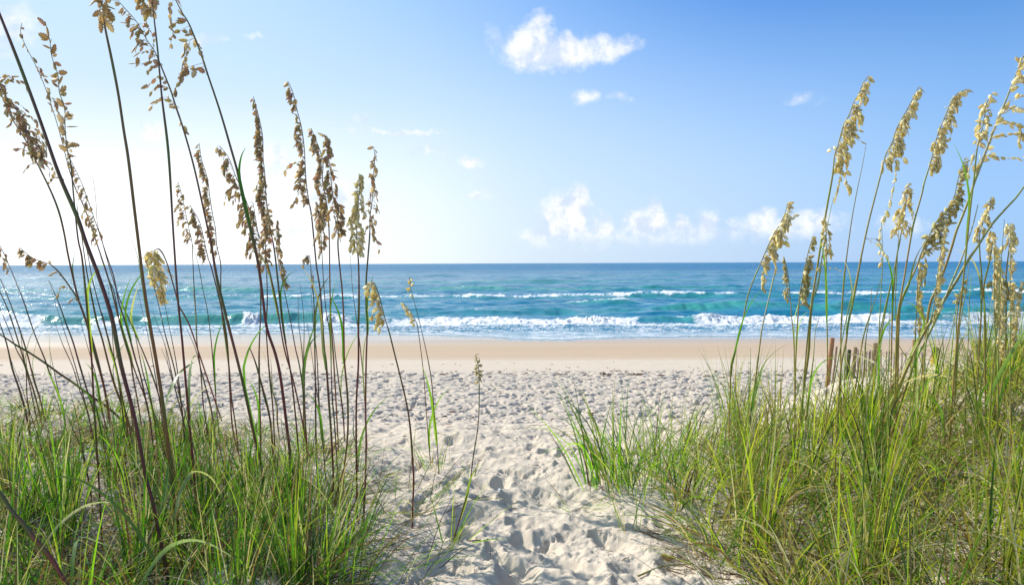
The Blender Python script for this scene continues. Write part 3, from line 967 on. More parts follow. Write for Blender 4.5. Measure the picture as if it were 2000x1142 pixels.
# ---- stalks of the left dune: label, trace from foot to tip, thickness, head
LEFT = [
 ("thickest stem crossing the left clump, running out of the frame at the upper left edge", [(330, 1142), (299, 985), (284, 926), (263, 816), (236, 711), (218, 619), (194, 543), (168, 474), (150, 422), (115, 340), (80, 240), (45, 145), (12, 60), (-30, -45), (-60, -130)], (5.4, 6.4), (13, -1, 26, 20, B, 1, 1), dict(depth=2.3, leaves=1)),
 ("tall stout stem topped by a dark clenched seed head cut by the upper edge", [(365, 1142), (347, 1034), (332, 905), (320, 803), (304, 698), (284, 580), (266, 438), (251, 314), (242, 257), (231, 184), (218, 116), (205, 53), (200, 10), (196, -40)], (4.8, 4.0), (11.3, 0, 9, 26, B, 2.6, .8), dict(depth=2.5, leaves=2)),
 ("tall thin stem right of the dark clenched head, drooping top cut by the frame", [(386, 1010), (379, 926), (371, 840), (359, 703), (355, 658), (347, 580), (338, 448), (329, 300), (316, 189), (308, 100), (300, 29), (293, -30), (280, -70)], (3.6, 2.4), (10, -1, 22, 20, B, 1.2, 1), dict(leaves=1, extra=[([(300, 5), (296, 14), (290, 22)], 3, 16), ([(301, 0), (305, 12), (302, 26)], 3, 18)])),
 ("stalk whose open branches hang left of the stem in tiers near the upper edge", [(516, 990), (512, 920), (494, 840), (471, 734), (444, 627), (425, 550), (413, 482), (402, 430), (379, 327), (358, 252), (342, 205), (334, 179), (313, 126), (300, 97), (287, 79), (268, 45), (245, 18), (229, 0)], (3.6, 2.0), (12.5, -1, 16, 14, B, .7, 1, .2),
   dict(extra=[([(300, 97), (285, 88), (262, 92)], 4, 15), ([(310, 112), (290, 102), (270, 104), (268, 118)], 6, 16), ([(316, 125), (296, 120), (275, 125), (262, 124)], 7, 15), ([(318, 128), (300, 128), (288, 140)], 5, 14), ([(330, 165), (312, 150), (294, 162), (286, 168)], 7, 16), ([(334, 176), (312, 166), (292, 182)], 7, 16), ([(342, 205), (325, 190), (305, 197), (296, 209)], 6, 14), ([(287, 79), (270, 52), (255, 55), (247, 42)], 8, 17), ([(287, 79), (276, 46), (262, 60), (252, 74)], 7, 16), ([(300, 97), (298, 70), (288, 48)], 6, 16), ([(352, 230), (356, 245), (362, 256)], 3, 16), ([(350, 210), (336, 205), (330, 212)], 3, 14)])),
 ("tallest stalk with long pinkish tassels hanging left from its arched top", [(583, 1000), (570, 913), (563, 857), (549, 745), (538, 692), (521, 640), (513, 580), (502, 503), (484, 427), (473, 380), (463, 333), (448, 280), (435, 235), (423, 197), (405, 144), (394, 110), (381, 76), (368, 45), (355, 24), (343, 0), (330, -30)], (4.6, 2.6), None,
   dict(leaves=2, extra=[([(343, 0), (334, 8), (331, 32), (336, 58), (340, 72)], 10, 17), ([(338, 68), (334, 82), (330, 98)], 4, 17), ([(366, 42), (352, 40), (342, 48)], 5, 17), ([(376, 72), (362, 58), (358, 56)], 4, 16), ([(372, 78), (362, 84), (360, 110), (362, 135)], 8, 18), ([(372, 78), (368, 95), (358, 125), (356, 150)], 9, 18), ([(362, 135), (350, 158), (338, 186)], 6, 17), ([(360, 145), (352, 160), (342, 172)], 5, 17), ([(402, 145), (392, 132), (380, 138)], 4, 17), ([(381, 76), (388, 92), (397, 110)], 5, 17), ([(360, 40), (352, 8), (348, -8)], 4, 17)])),
 ("slim stalk with a narrow knotted head standing alone left of the top, green-brown", [(204, 1142), (195, 980), (192, 920), (184, 800), (179, 703), (173, 645), (168, 579), (160, 503), (152, 464), (144, 385), (138, 319), (131, 289), (127, 250), (126, 210), (116, 181), (113, 147), (101, 110), (97, 79), (88, 42)], (2.6, 1.8), (10.4, 0, 5.5, 19, B, .95, -.35, .12), dict(depth=2.6)),
 ("left edge stalk with a wide feathery head drooping left over the white sky", [(225, 905), (217, 829), (202, 750), (189, 703), (168, 627), (152, 580), (134, 503), (126, 459), (116, 417), (100, 375), (74, 322), (53, 280), (39, 257), (20, 226), (0, 180), (-18, 140)], (3.2, 1.8), (10.0, 1, 30, 12, B, 1.6, 1.0), dict(extra=[([(74, 322), (60, 300), (40, 290), (24, 292)], 8, 11), ([(80, 330), (66, 318), (50, 330)], 6, 11), ([(95, 360), (110, 345), (122, 350)], 6, 12), ([(60, 295), (72, 285), (84, 300), (88, 318)], 7, 12), ([(30, 240), (52, 225), (70, 236), (76, 255)], 8, 12), ([(45, 265), (62, 250), (82, 262), (90, 285)], 8, 12), ([(15, 215), (30, 200), (52, 215)], 7, 12), ([(0, 180), (18, 158), (42, 160), (52, 170)], 8, 13), ([(-5, 170), (10, 148), (30, 152)], 7, 13)])),
 ("fine stalk with a wire-thin bent tip and small hanging tufts behind the thickest stem", [(280, 850), (270, 790), (260, 737), (255, 703), (244, 666), (231, 619), (218, 566), (207, 529), (194, 490), (181, 451), (171, 422), (158, 390), (147, 367), (134, 327), (123, 284), (113, 247), (100, 205), (87, 168), (71, 131), (56, 102), (46, 81), (40, 62), (43, 45)], (2.2, 1.2), (13, 1, 11, 12, B, .55, 1, .25), {}),
 ("fine stalk with a broken-looking string of small spikelets right of the thickest stem", [(305, 905), (294, 829), (276, 740), (265, 703), (255, 666), (244, 627), (231, 587), (223, 543), (207, 495), (194, 456), (184, 427), (171, 388), (158, 354), (139, 314)], (2.4, 1.2), (8.6, -1, 15, 11, B, .7, 1, .2), {}),
 ("bare fine stem ending in a hair-thin leaf tip over the white sky", [(322, 830), (313, 784), (300, 740), (284, 698), (266, 656), (250, 619), (231, 577), (210, 510), (198, 465), (190, 435), (187, 390), (181, 343)], (2.0, .9), None, {}),
 ("snapped stalk with a blunt top standing against the far sea at the left", [(190, 830), (181, 797), (168, 755), (155, 711), (142, 666), (129, 632), (113, 587), (95, 548)], (2.4, 2.0), None, dict(leaves=0)),
 ("low stalk with a head nodding left just below the horizon line", [(215, 830), (200, 740), (180, 660), (165, 620), (155, 590), (139, 564), (118, 535), (103, 520), (92, 514), (63, 503), (39, 484)], (2.2, 1.3), (7.6, -1, 9, 12, B, 1.2, 1), dict(extra=[([(110, 528), (96, 513), (80, 522)], 5, 12), ([(125, 545), (112, 532), (96, 540)], 4, 10), ([(140, 566), (122, 560), (112, 580)], 6, 10), ([(155, 590), (143, 583), (132, 592)], 4, 9)])),
 ("slender leaning stalk at the far left edge with a faint drooping top", [(125, 810), (113, 769), (100, 737), (87, 700), (71, 661), (58, 624), (45, 585), (29, 545), (16, 514), (0, 480), (-10, 470)], (2.0, 1.2), (7.6, -1, 9, 10, B, .8, 1), {}),
 ("leaning red-brown stalk at the far left, second from the edge", [(90, 830), (79, 782), (66, 740), (53, 690), (39, 645), (26, 608), (13, 574), (0, 543), (-20, 500)], (2.2, 1.5), None, {}),
 ("leaning dark stalk at the far left, forked with its neighbour at the foot", [(85, 840), (71, 782), (60, 745), (45, 698), (29, 645), (16, 606), (0, 569), (-25, 510), (-40, 480)], (2.2, 1.4), (7, -1, 12, 12, B, 1, 1), {}),
 ("stalk entering at the left edge over the surf, with rough dark foot", [(65, 870), (55, 829), (47, 792), (37, 758), (24, 719), (13, 671), (0, 632), (-30, 540)], (3.0, 2.0), None, {}),
 ("thin stalk at the left edge rising above the dry sand band", [(80, 860), (68, 800), (50, 719), (32, 682), (16, 640), (0, 603), (-20, 560)], (1.8, 1.2), None, {}),
 ("long brown stem lying slantwise from the left edge down across the clump", [(275, 862), (260, 840), (236, 818), (210, 795), (179, 774), (147, 750), (113, 727), (87, 708), (55, 687), (32, 674), (0, 653), (-60, 620)], (3.6, 3.0), None, dict(leaves=0)),
 ("very thick near stem slanting out of the lower left corner", [(140, 1160), (102, 1093), (72, 1057), (45, 1022), (24, 998), (0, 962), (-60, 880), (-120, 800)], (7.5, 6.5), None, dict(depth=1.7, leaves=0)),
 ("dark red stem just right of the thickest one, feathered with fine leaves", [(262, 880), (250, 821), (236, 784), (223, 750), (210, 703), (200, 663), (189, 627), (179, 579), (171, 540), (165, 500), (158, 450), (150, 400)], (3.0, 1.8), None, {}),
 ("red stem in the middle of the left clump leaning left, headless", [(252, 860), (240, 800), (229, 729), (218, 687), (207, 645), (194, 598), (181, 548), (172, 500), (165, 470)], (2.6, 1.6), None, {}),
 ("thin red stem between the left clump and the stout stem", [(300, 880), (290, 800), (262, 720), (250, 680), (234, 629), (223, 571), (210, 540), (196, 500)], (2.2, 1.3), None, {}),
 ("stubby compact head bent over beside the stout stem at the horizon, thick tan cluster", [(392, 700), (372, 640), (358, 612), (350, 598), (342, 569), (331, 530), (323, 506), (314, 490), (306, 486), (300, 496), (301, 520), (306, 550), (313, 585)], (2.2, 1.6), (7.8, 0, 13, 17, 'straw', 3.4, .8), dict(leaves=0, extra=[([(300, 490), (293, 500), (290, 515)], 4, 14), ([(322, 520), (330, 530), (334, 545)], 3, 14)])),
 ("stalk with an upright pointed head just left of the tallest stem's bend", [(466, 880), (460, 829), (452, 776), (448, 724), (442, 671), (434, 619), (431, 553), (431, 516), (423, 477), (421, 448), (415, 417), (410, 385), (405, 348), (394, 312), (389, 280)], (2.2, 1.2), (7.5, -1, 12, 13, B, 1.0, .9), {}),
 ("stalk with a short bushy head low over the white sky, left of the pointed one", [(470, 900), (455, 840), (450, 780), (446, 700), (440, 640), (425, 570), (412, 520), (408, 509), (402, 485), (394, 448), (387, 427), (371, 401)], (2.4, 1.3), (7.0, -1, 14, 12, B, 1.2, 1.0), {}),
 ("faint thin stalk with a sparse curving head right of the tall thin stem", [(415, 900), (405, 840), (397, 790), (392, 724), (385, 671), (383, 619), (379, 560), (377, 516), (375, 474), (370, 451), (363, 417), (355, 380), (348, 356)], (1.8, 1.0), (8, -1, 16, 9, B, .8, .8, .15), {}),
 ("hair-thin bare stem right of the faint sparse head", [(432, 890), (426, 829), (421, 771), (413, 671), (405, 606), (397, 569), (387, 516), (375, 474)], (1.6, .9), None, {}),
 ("short dead stub with a frayed top against the surf, in the middle of the clump", [(425, 880), (413, 803), (402, 758), (392, 719), (381, 679), (366, 645)], (2.4, 1.6), None, dict(leaves=0)),
 ("short cut red stub standing over the wet sand", [(545, 960), (535, 903), (528, 822), (514, 763), (500, 711), (487, 677)], (3.2, 2.6), None, dict(leaves=0)),
 ("stalk with a dense shaggy upright head ending in a bare wiry tip", [(588, 960), (586, 920), (579, 833), (572, 763), (565, 710), (553, 643), (546, 580), (537, 498), (529, 450), (525, 426), (520, 386), (518, 347), (514, 308), (513, 266), (505, 226), (495, 189)], (2.6, 1.4), (7.6, -1, 15, 14, B, 1.9, 1.0), {}),
 ("stalk whose blobby head hangs left, crossing behind the tallest stem", [(604, 900), (590, 820), (572, 740), (555, 680), (542, 603), (534, 564), (524, 519), (513, 480), (494, 427), (478, 385), (460, 343), (447, 309), (429, 285)], (2.4, 1.3), (7.6, -1, 24, 14, B, 1.0, 1.2), {}),
 ("stalk with a thin dangling string head over the horizon, right of the shaggy one", [(603, 900), (600, 868), (595, 808), (591, 756), (584, 710), (577, 680), (568, 630), (560, 590), (550, 543), (541, 498), (539, 460), (541, 430)], (2.0, 1.1), (7.6, 1, 9, 11, B, 1.1, 1.0), {}),
 ("straight dark stem with a ragged head at mid height, behind the tallest one", [(510, 930), (509, 840), (507, 776), (506, 687), (509, 614), (509, 564), (508, 511), (506, 470), (500, 430), (494, 395)], (2.4, 1.4), (6.4, -1, 22, 12, B, 1.2, 1.1), {}),
 ("thin stem with a slight head at mid height, close right of the straight dark one", [(540, 945), (537, 885), (533, 798), (526, 728), (520, 643), (522, 590), (521, 538), (518, 485), (524, 430), (522, 400)], (2.2, 1.3), (6.2, 0, 14, 12, B, 1.6, 1.1), {}),
 ("tall stalk with the highest knotted head of the middle group, one branch drooping left", [(647, 1020), (651, 938), (647, 850), (642, 780), (637, 710), (633, 680), (629, 616), (625, 564), (618, 519), (613, 467), (608, 419), (602, 386), (598, 355), (596, 321), (594, 287), (589, 250), (581, 218), (573, 184), (563, 160)], (3.0, 1.6), (10.6, -1, 13, 15, B, 1.25, 1.0), dict(extra=[([(597, 340), (582, 318), (566, 322), (553, 338)], 6, 14), ([(602, 372), (588, 370), (576, 392), (570, 402)], 7, 13), ([(596, 330), (588, 334), (584, 350)], 4, 14)])),
 ("twin head on the left of the pair right of the highest knotted one", [(662, 890), (661, 878), (656, 780), (651, 693), (650, 680), (646, 616), (644, 538), (643, 459), (640, 412), (634, 375), (630, 350), (631, 321), (626, 297), (618, 276), (608, 251)], (2.4, 1.4), (7.4, -1, 14, 15, B, 1.7, 1.2), {}),
 ("twin head on the right of the pair, thick and pressed against its stem", [(668, 1000), (672, 920), (679, 850), (679, 780), (673, 710), (672, 680), (671, 616), (668, 564), (664, 527), (660, 480), (661, 450), (658, 420), (650, 380), (646, 340), (641, 300), (637, 264)], (2.8, 1.6), (9.6, 0, 11, 15, B, 1.9, .9), {}),
 ("thin stem with a tiny pale tassel bowing left at the horizon", [(621, 975), (617, 850), (616, 745), (614, 643), (613, 590), (608, 538), (605, 500), (601, 508)], (2.4, 1.2), (5.6, -1, 9, 12, B, 1.1, 1.0), dict(extra=[([(606, 510), (598, 508), (590, 520)], 4, 13), ([(610, 530), (612, 540), (611, 558)], 4, 12)])),
 ("thin stem hung with a long stringy tail head behind the twin heads", [(664, 1000), (655, 850), (648, 760), (645, 660), (636, 600), (630, 520), (628, 470), (622, 420), (616, 395)], (1.8, 1.0), (5.6, 0, 9, 12, B, 1.3, 1.3), {}),
 ("stalk with a thick straw-coloured head reaching down over the horizon", [(698, 1025), (696, 885), (696, 787), (700, 710), (700, 643), (701, 590), (701, 551), (700, 511), (697, 472), (697, 433), (698, 413), (702, 373), (701, 339)], (3.0, 1.6), (7.6, 0, 15, 13, 'straw', 2.4, 1.1), {}),
 ("stalk with an open slim head, rightmost and reaching highest of its trio", [(710, 1030), (715, 885), (714, 798), (715, 710), (717, 643), (715, 603), (715, 551), (719, 498), (722, 459), (723, 419), (726, 400), (728, 373), (730, 334), (732, 310), (730, 287)], (2.8, 1.6), (8.2, 0, 12, 13, B, 1.0, .9, .12), dict(extra=[([(722, 455), (735, 470), (741, 488)], 4, 13), ([(728, 390), (736, 400), (738, 410)], 2, 14)])),
 ("bowed stalk whose last tufts hang over the breaking wave", [(805, 1030), (806, 990), (808, 938), (805, 885), (801, 833), (794, 787), (780, 728), (768, 680), (760, 648), (752, 622), (744, 590), (738, 569), (729, 551), (716, 556)], (2.8, 1.6), (8.6, -1, 10, 15, 'straw', 1.2, 1.1), dict(extra=[([(744, 590), (734, 584), (724, 592)], 5, 16), ([(748, 605), (738, 600), (730, 608), (726, 625)], 6, 16), ([(742, 612), (738, 628), (744, 648)], 3, 20), ([(732, 552), (720, 560), (715, 575)], 6, 16)])),
 ("small thin stalk by the path edge with a curled yellowish head, left one of two", [(842, 900), (839, 885), (836, 850), (831, 780), (826, 717), (817, 647), (814, 632), (806, 615), (795, 600), (785, 590)], (1.4, 1.0), (6.2, 0, 6, 12, 'straw', 1.3, 1.0), {}),
 ("small thin stalk by the path edge with a fine pointed tip, right one of two", [(857, 925), (854, 870), (848, 808), (843, 745), (834, 693), (822, 640), (812, 600), (804, 570), (799, 540)], (1.4, .9), (6.4, 0, 5, 10, 'straw', .9, .8), {}),
 ("lone short stalk with a small yellow head beside the footpath", [(882, 1062), (901, 1003), (917, 946), (924, 894), (934, 828), (936, 766), (935, 723), (931, 700), (929, 692)], (2.0, 1.2), (5.4, 0, 4.5, 9, 'green', 1.5, .5), dict(leaves=1)),
]
S_ = 'straw'
G_ = 'green'
RIGHT = [
 ("stalk with plump cream head above the horizon, leftmost of the right dune", [(1425, 890), (1424, 837), (1426, 766), (1428, 714), (1437, 680), (1450, 630), (1460, 580), (1471, 548), (1483, 520), (1505, 469), (1523, 438), (1534, 414), (1538, 396)], (2.4, 1.6), (8.0, 1, 17, 15, S_, 2.6, 1.1), dict(leaves=2, extra=[([(1484, 520), (1492, 528), (1490, 562)], 7, 13), ([(1520, 445), (1535, 430), (1556, 420)], 6, 15), ([(1490, 505), (1510, 500), (1516, 530)], 6, 14)])),
 ("headless yellow-green stem just right of the leftmost cream head", [(1458, 900), (1462, 828), (1474, 752), (1483, 681), (1489, 637), (1500, 590), (1512, 538), (1516, 515)], (2.6, 2.0), None, {}),
 ("tallest right-dune stalk, its long cream head breaking into two hanging tails", [(1558, 870), (1566, 790), (1578, 695), (1581, 643), (1585, 590), (1593, 543), (1602, 485), (1610, 435), (1617, 394), (1626, 343), (1630, 304), (1637, 283), (1647, 246), (1658, 225), (1668, 199), (1676, 186), (1686, 162), (1696, 149)], (3.0, 1.8), (9.4, 1, 20, 15, S_, 2.1, 1.1), dict(leaves=1, extra=[([(1635, 300), (1645, 310), (1640, 350), (1630, 392)], 13, 15), ([(1640, 290), (1654, 310), (1652, 350), (1660, 376)], 12, 15), ([(1650, 250), (1664, 248), (1680, 256)], 4, 14), ([(1648, 270), (1668, 268), (1682, 277)], 4, 14), ([(1634, 296), (1626, 290), (1622, 293)], 3, 14)])),
 ("stem rising beside the tallest one, its twin without a head of its own", [(1556, 900), (1558, 889), (1566, 810), (1571, 731), (1584, 600), (1597, 560), (1606, 500), (1618, 430), (1628, 385)], (2.4, 1.6), None, {}),
 ("stalk with a cream head trailing one very long tail down to the horizon", [(1628, 985), (1633, 866), (1642, 723), (1652, 669), (1657, 630), (1668, 577), (1681, 506), (1695, 440), (1708, 388), (1723, 330), (1729, 304), (1742, 278), (1752, 249), (1768, 220), (1781, 196), (1794, 170)], (3.0, 1.8), (9.2, 1, 18, 15, S_, 2.2, 1.1), dict(extra=[([(1735, 300), (1750, 310), (1748, 350), (1742, 380), (1732, 410), (1722, 440), (1716, 480)], 22, 14), ([(1718, 480), (1730, 500), (1742, 516)], 5, 13), ([(1716, 470), (1720, 495), (1722, 518)], 5, 13), ([(1750, 285), (1760, 300), (1772, 314)], 5, 14)])),
 ("thin lilac-grey stem without a head between the two tallest cream heads", [(1642, 860), (1642, 680), (1644, 616), (1648, 551), (1653, 506), (1663, 433), (1673, 377), (1684, 325), (1692, 280)], (2.2, 1.2), None, {}),
 ("stalk with a cream head ending in a sideways curled tip, third of the tall row", [(1742, 900), (1748, 760), (1752, 630), (1760, 577), (1766, 543), (1774, 493), (1784, 438), (1800, 380), (1805, 357), (1815, 325), (1824, 290), (1831, 263), (1844, 231), (1855, 205), (1868, 184), (1889, 174)], (2.8, 1.6), (8.8, 1, 15, 15, S_, 2.2, 1.0), dict(extra=[([(1822, 290), (1832, 300), (1829, 334)], 7, 14), ([(1846, 235), (1858, 250), (1856, 275)], 5, 14)])),
 ("stalk with a slim cream head and pale lower tassel, fourth of the tall row", [(1850, 900), (1866, 700), (1880, 560), (1888, 480), (1896, 400), (1902, 352), (1908, 294), (1915, 268), (1921, 237), (1925, 208), (1936, 183)], (2.4, 1.4), (6.4, 0, 11, 14, S_, 1.9, 1.0), dict(extra=[([(1908, 290), (1898, 310), (1888, 346)], 8, 13)])),
 ("small cream head dangling just above the horizon, between the tall rows", [(1738, 860), (1742, 640), (1745, 577), (1750, 511), (1757, 470), (1763, 440), (1768, 406), (1771, 384), (1775, 357)], (2.0, 1.2), (4.6, 0, 14, 12, S_, 2.0, 1.1), {}),
 ("stalk with long comb-like curved branches blown right, straddling the horizon", [(1752, 830), (1755, 643), (1760, 590), (1776, 551), (1789, 524), (1800, 493), (1813, 464), (1826, 438), (1847, 414), (1863, 385), (1871, 350), (1884, 310)], (2.8, 1.6), (5.0, 1, 14, 15, G_, 1.6, .6),
   dict(extra=[([(1813, 464), (1826, 445), (1852, 436), (1858, 440)], 8, 17), ([(1805, 478), (1820, 462), (1850, 458)], 8, 17), ([(1800, 493), (1815, 478), (1845, 470)], 8, 17), ([(1797, 503), (1812, 488), (1838, 484)], 7, 16), ([(1826, 440), (1840, 418), (1862, 412)], 7, 17), ([(1845, 415), (1858, 395), (1878, 390)], 7, 17), ([(1795, 510), (1806, 500), (1808, 530), (1805, 556)], 12, 14), ([(1793, 515), (1798, 520), (1796, 545)], 7, 14)])),
 ("largest near plume arching over the right edge with long drooping fingers", [(1800, 760), (1813, 611), (1829, 564), (1844, 527), (1858, 485), (1868, 451), (1881, 419), (1894, 384), (1905, 350), (1918, 315), (1935, 270), (1955, 220), (1975, 170), (1992, 125), (2008, 90)], (4.0, 2.6), (12.5, 1, 20, 17, S_, 1.2, .7),
   dict(leaves=0, extra=[([(1932, 275), (1942, 245), (1965, 238), (1990, 246), (2000, 275)], 14, 18), ([(1922, 300), (1940, 268), (1975, 262), (2005, 262)], 12, 18), ([(1950, 232), (1968, 212), (1998, 214)], 9, 18), ([(1945, 236), (1960, 208), (1985, 192), (2002, 186)], 10, 18), ([(1970, 185), (1982, 160), (2004, 150)], 8, 19), ([(1978, 162), (1992, 150), (2006, 156)], 7, 19), ([(1988, 140), (1995, 118), (2006, 112)], 6, 18), ([(1912, 325), (1928, 305), (1965, 308), (2010, 306)], 10, 15), ([(1905, 345), (1915, 312), (1938, 300)], 8, 15), ([(1990, 250), (1992, 270), (1990, 285)], 6, 16)])),
 ("thick bright green stem slanting from the lower grass up out of the right edge", [(1695, 900), (1708, 857), (1729, 810), (1750, 768), (1768, 726), (1800, 658), (1823, 619), (1844, 585), (1868, 548), (1889, 511), (1910, 480), (1936, 440), (1963, 409), (1989, 380), (2030, 320), (2060, 270)], (4.6, 4.0), None, dict(leaves=2)),
 ("second slanting green stem hugging the thick one from below", [(1722, 905), (1734, 863), (1750, 818), (1768, 758), (1790, 700), (1815, 650), (1838, 600), (1855, 560), (1880, 500), (1900, 440), (1910, 400)], (3.6, 2.6), None, dict(leaves=2)),
 ("faint drooping head right of the thick slanting stem at the horizon", [(1905, 800), (1915, 640), (1918, 560), (1914, 500), (1913, 464), (1918, 440), (1929, 414), (1936, 385)], (2.2, 1.3), (3.8, 0, 10, 12, S_, 1.7, 1.0), {}),
 ("green stem with a small pale head near the right edge over the sea", [(1960, 820), (1964, 680), (1965, 590), (1965, 538), (1971, 485), (1974, 460), (1968, 436)], (2.6, 1.6), (4.0, 0, 10, 12, S_, 1.6, 1.0), {}),
 ("short pinkish tassel left of the right edge, level with the horizon", [(1925, 820), (1923, 616), (1921, 564), (1931, 517), (1936, 493), (1938, 470), (1934, 450)], (2.4, 1.4), (3.6, 0, 9, 12, S_, 1.6, 1.0), {}),
 ("golden head bent over right, low against the broken wave line", [(1950, 840), (1955, 700), (1950, 600), (1944, 570), (1940, 552), (1952, 548), (1968, 562), (1980, 582)], (2.4, 1.5), (3.6, 0, 9, 17, G_, 2.4, .8), {}),
 ("low yellow-green head hanging in front of the first breakers, right dune", [(1862, 830), (1868, 700), (1868, 640), (1870, 603), (1879, 560), (1882, 548)], (2.2, 1.4), (3.2, 0, 7, 12, G_, 1.8, 1.0), {}),
 ("stalk with a narrow yellow-green head pointing up at the horizon left of the fence posts", [(1552, 860), (1553, 760), (1555, 680), (1559, 611), (1563, 569), (1571, 527), (1579, 490), (1588, 461)], (2.2, 1.4), (3.6, 1, 9, 15, G_, 2.0, .7), dict(extra=[([(1566, 580), (1574, 560), (1584, 558), (1570, 585)], 8, 15), ([(1562, 600), (1572, 590), (1582, 602)], 4, 13)])),
 ("faint brown stalk with a thin ragged head left of the yellow-green one", [(1552, 840), (1551, 680), (1546, 616), (1542, 564), (1538, 527), (1531, 501)], (1.6, 1.0), (2.6, -1, 9, 9, G_, 1.2, 1.0), {}),
 ("thin stalk with a withered side tassel behind the tallest right stalk", [(1612, 860), (1616, 700), (1615, 616), (1614, 527), (1615, 485), (1613, 448), (1608, 425)], (1.6, 1.0), (3.4, 0, 8, 10, S_, 1.3, 1.1), dict(extra=[([(1614, 510), (1604, 518), (1600, 530)], 4, 10), ([(1616, 525), (1632, 524), (1646, 533)], 3, 8)])),
 ("bare reddish stick standing on the sand left of the right dune", [(1464, 860), (1464, 780), (1465, 740), (1466, 680)], (2.0, 1.6), None, dict(leaves=0)),
 ("short reddish dead stem leaning beside the tall cream-headed stalk's foot", [(1570, 870), (1578, 780), (1588, 700), (1592, 650), (1600, 620)], (2.6, 1.4), None, dict(leaves=1)),
]
for (lab, pts, r, hd, kw) in LEFT:
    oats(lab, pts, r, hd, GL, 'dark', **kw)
for (lab, pts, r, hd, kw) in RIGHT:
    oats(lab, pts, r, hd, GR, 'light', **kw)

# further look-alike stalks inside the two stands: nothing tells these apart
for i in range(34):
    px = rng.uniform(-20, 420) if i < 16 else rng.uniform(120, 740); py = rng.uniform(850, 1010)
    ln = rng.uniform(150, 420); le = rng.uniform(-.36, -.10) * ln * (1 if px < 420 else .35)
    pts = [(px + le * f_ ** 1.3 + rng.normal() * 1.5, py - ln * f_) for f_ in np.linspace(0, 1, 6)]
    oats("bare thin reddish stem without a head, leaning left within the left stand", pts, (rng.uniform(1.5, 2.5), 1.0), None, "bare stems within the left stand", 'dark', leaves=1)
for i in range(26):
    px = rng.uniform(1560, 2040); py = rng.uniform(800, 1000)
    top = rng.uniform(420, 640); ln = py - top; le = rng.uniform(-.02, .22) * ln
    pts = [(px + le * f_ ** 1.5 + rng.normal() * 1.5, py - ln * f_) for f_ in np.linspace(0, 1, 7)]
    hd = (3.6, 1, 9, 11, S_, 1.4, 1.0) if (rng.random() < .5 and px > 1760) else None
    if hd:
        oats("slim stalk with a small pale head inside the crowded right stand", pts, (rng.uniform(1.8, 2.6), 1.2), hd, "small headed stalks in the crowded right stand", 'light', leaves=1)
    else:
        oats("bare slim stem without a head inside the crowded right stand", pts, (rng.uniform(1.8, 2.8), 1.4), None, "bare slim stems in the crowded right stand", 'light', leaves=1)


# ---------------------------------------------------------------- grass
LEFT_G = [(.05, .17, .012), (.08, .24, .015), (.16, .36, .022), (.015, .05, .010), (.22, .34, .035), (.045, .11, .022), (.02, .08, .014), (.04, .15, .012)]  # darker than the right dune: backlit shade put into the greens
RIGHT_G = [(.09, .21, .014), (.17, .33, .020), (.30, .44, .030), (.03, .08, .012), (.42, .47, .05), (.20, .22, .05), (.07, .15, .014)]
PAL = [GREENS]


def tussock(bag, cx, cy, n, spread, Lr, kinds, curl=(.5, 2.2), wr=(.003, .006), lean=(.02, .55), bias=None, zoff=0.0):
    for _ in range(n):
        a = rng.uniform(0, 2 * math.pi); rr = spread * math.sqrt(rng.random())
        x, y = cx + rr * math.cos(a), cy + rr * math.sin(a)
        az_ = a + rng.normal() * .7
        if bias is not None and rng.random() < .5:
            az_ = bias + rng.normal() * .8
        z = float(ZC + ground_rel(x, y)) - .015
        L = rng.uniform(*Lr)
        P = arc((x, y, z), az_, L, rng.uniform(*lean), rng.uniform(*curl) * (rng.random() ** .6), 8)
        P[:, 2] = np.maximum(P[:, 2], z + .012)
        u = rng.random()
        if u < kinds[0]:
            c0 = np.array(PAL[0][rng.integers(len(PAL[0]))]) * rng.uniform(.8, 1.25); c1 = c0 * np.array([1.35, 1.15, 1.0])
            if rng.random() < .25: c1 = np.array(DRYS[rng.integers(5)])
            if rng.random() < .15: c0 = c0 * .5 + np.array(REDS[rng.integers(4)]) * .5
        elif u < kinds[0] + kinds[1]:
            c0 = np.array(DRYS[rng.integers(5)]) * rng.uniform(.7, 1.1); c1 = c0 * 1.1
        else:
            c0 = np.array([(.07, .038, .022), (.035, .024, .016), (.16, .08, .04), (.09, .06, .03)][rng.integers(4)]) * rng.uniform(.7, 1.3); c1 = c0 * np.array([1.4, 1.4, 1.3])  # dark dead blades, also painting shade into the grass floor
        blade(bag, P, rng.uniform(*wr), c0, c1, .3)


def in_px(x, y):
    """photo pixel of a ground point"""
    v = R3.T @ np.array([x, y, float(ground_rel(x, y))])
    return 1000 + F * v[0] / -v[2], 571 - F * v[1] / -v[2]


def scatter(bag, count, test, yr, **kw):
    k = 0; tries = 0
    while k < count and tries < count * 60:
        tries += 1
        y = math.exp(rng.uniform(math.log(yr[0]), math.log(yr[1])))
        x = rng.uniform(-1.0, 1.0) * (.80 * y + 1.5)
        px, py = in_px(x, y)
        p = test(px, py, x, y)
        if rng.random() < p:
            k += 1
            q = {a: (b(px, py) if callable(b) else b) for a, b in kw.items()}
            tussock(bag, x, y, **q)


def left_cover(px, py, x, y):
    if px > 905 or x > -.05: return 0
    lim = np.interp(py, [830, 850, 900, 960, 1020, 1080, 1142, 1300, 1600], [420, 640, 700, 720, 740, 700, 680, 560, 300])
    if px > lim: return 0.0
    return float(np.interp(px, [-400, 0, 300, 640, 760], [.7, .9, 1.0, 1.0, .45])) * (0.85 if py > 1000 else 1)


def right_cover(px, py, x, y):
    lim = np.interp(py, [700, 790, 830, 860, 900, 960, 1010, 1060, 1142, 1300, 1600], [1960, 1700, 1540, 1370, 1300, 1280, 1340, 1410, 1470, 1560, 1800])
    if px < lim: return 0.0
    return float(np.interp(px - lim, [0, 120, 400], [.8, 1.0, .9]))


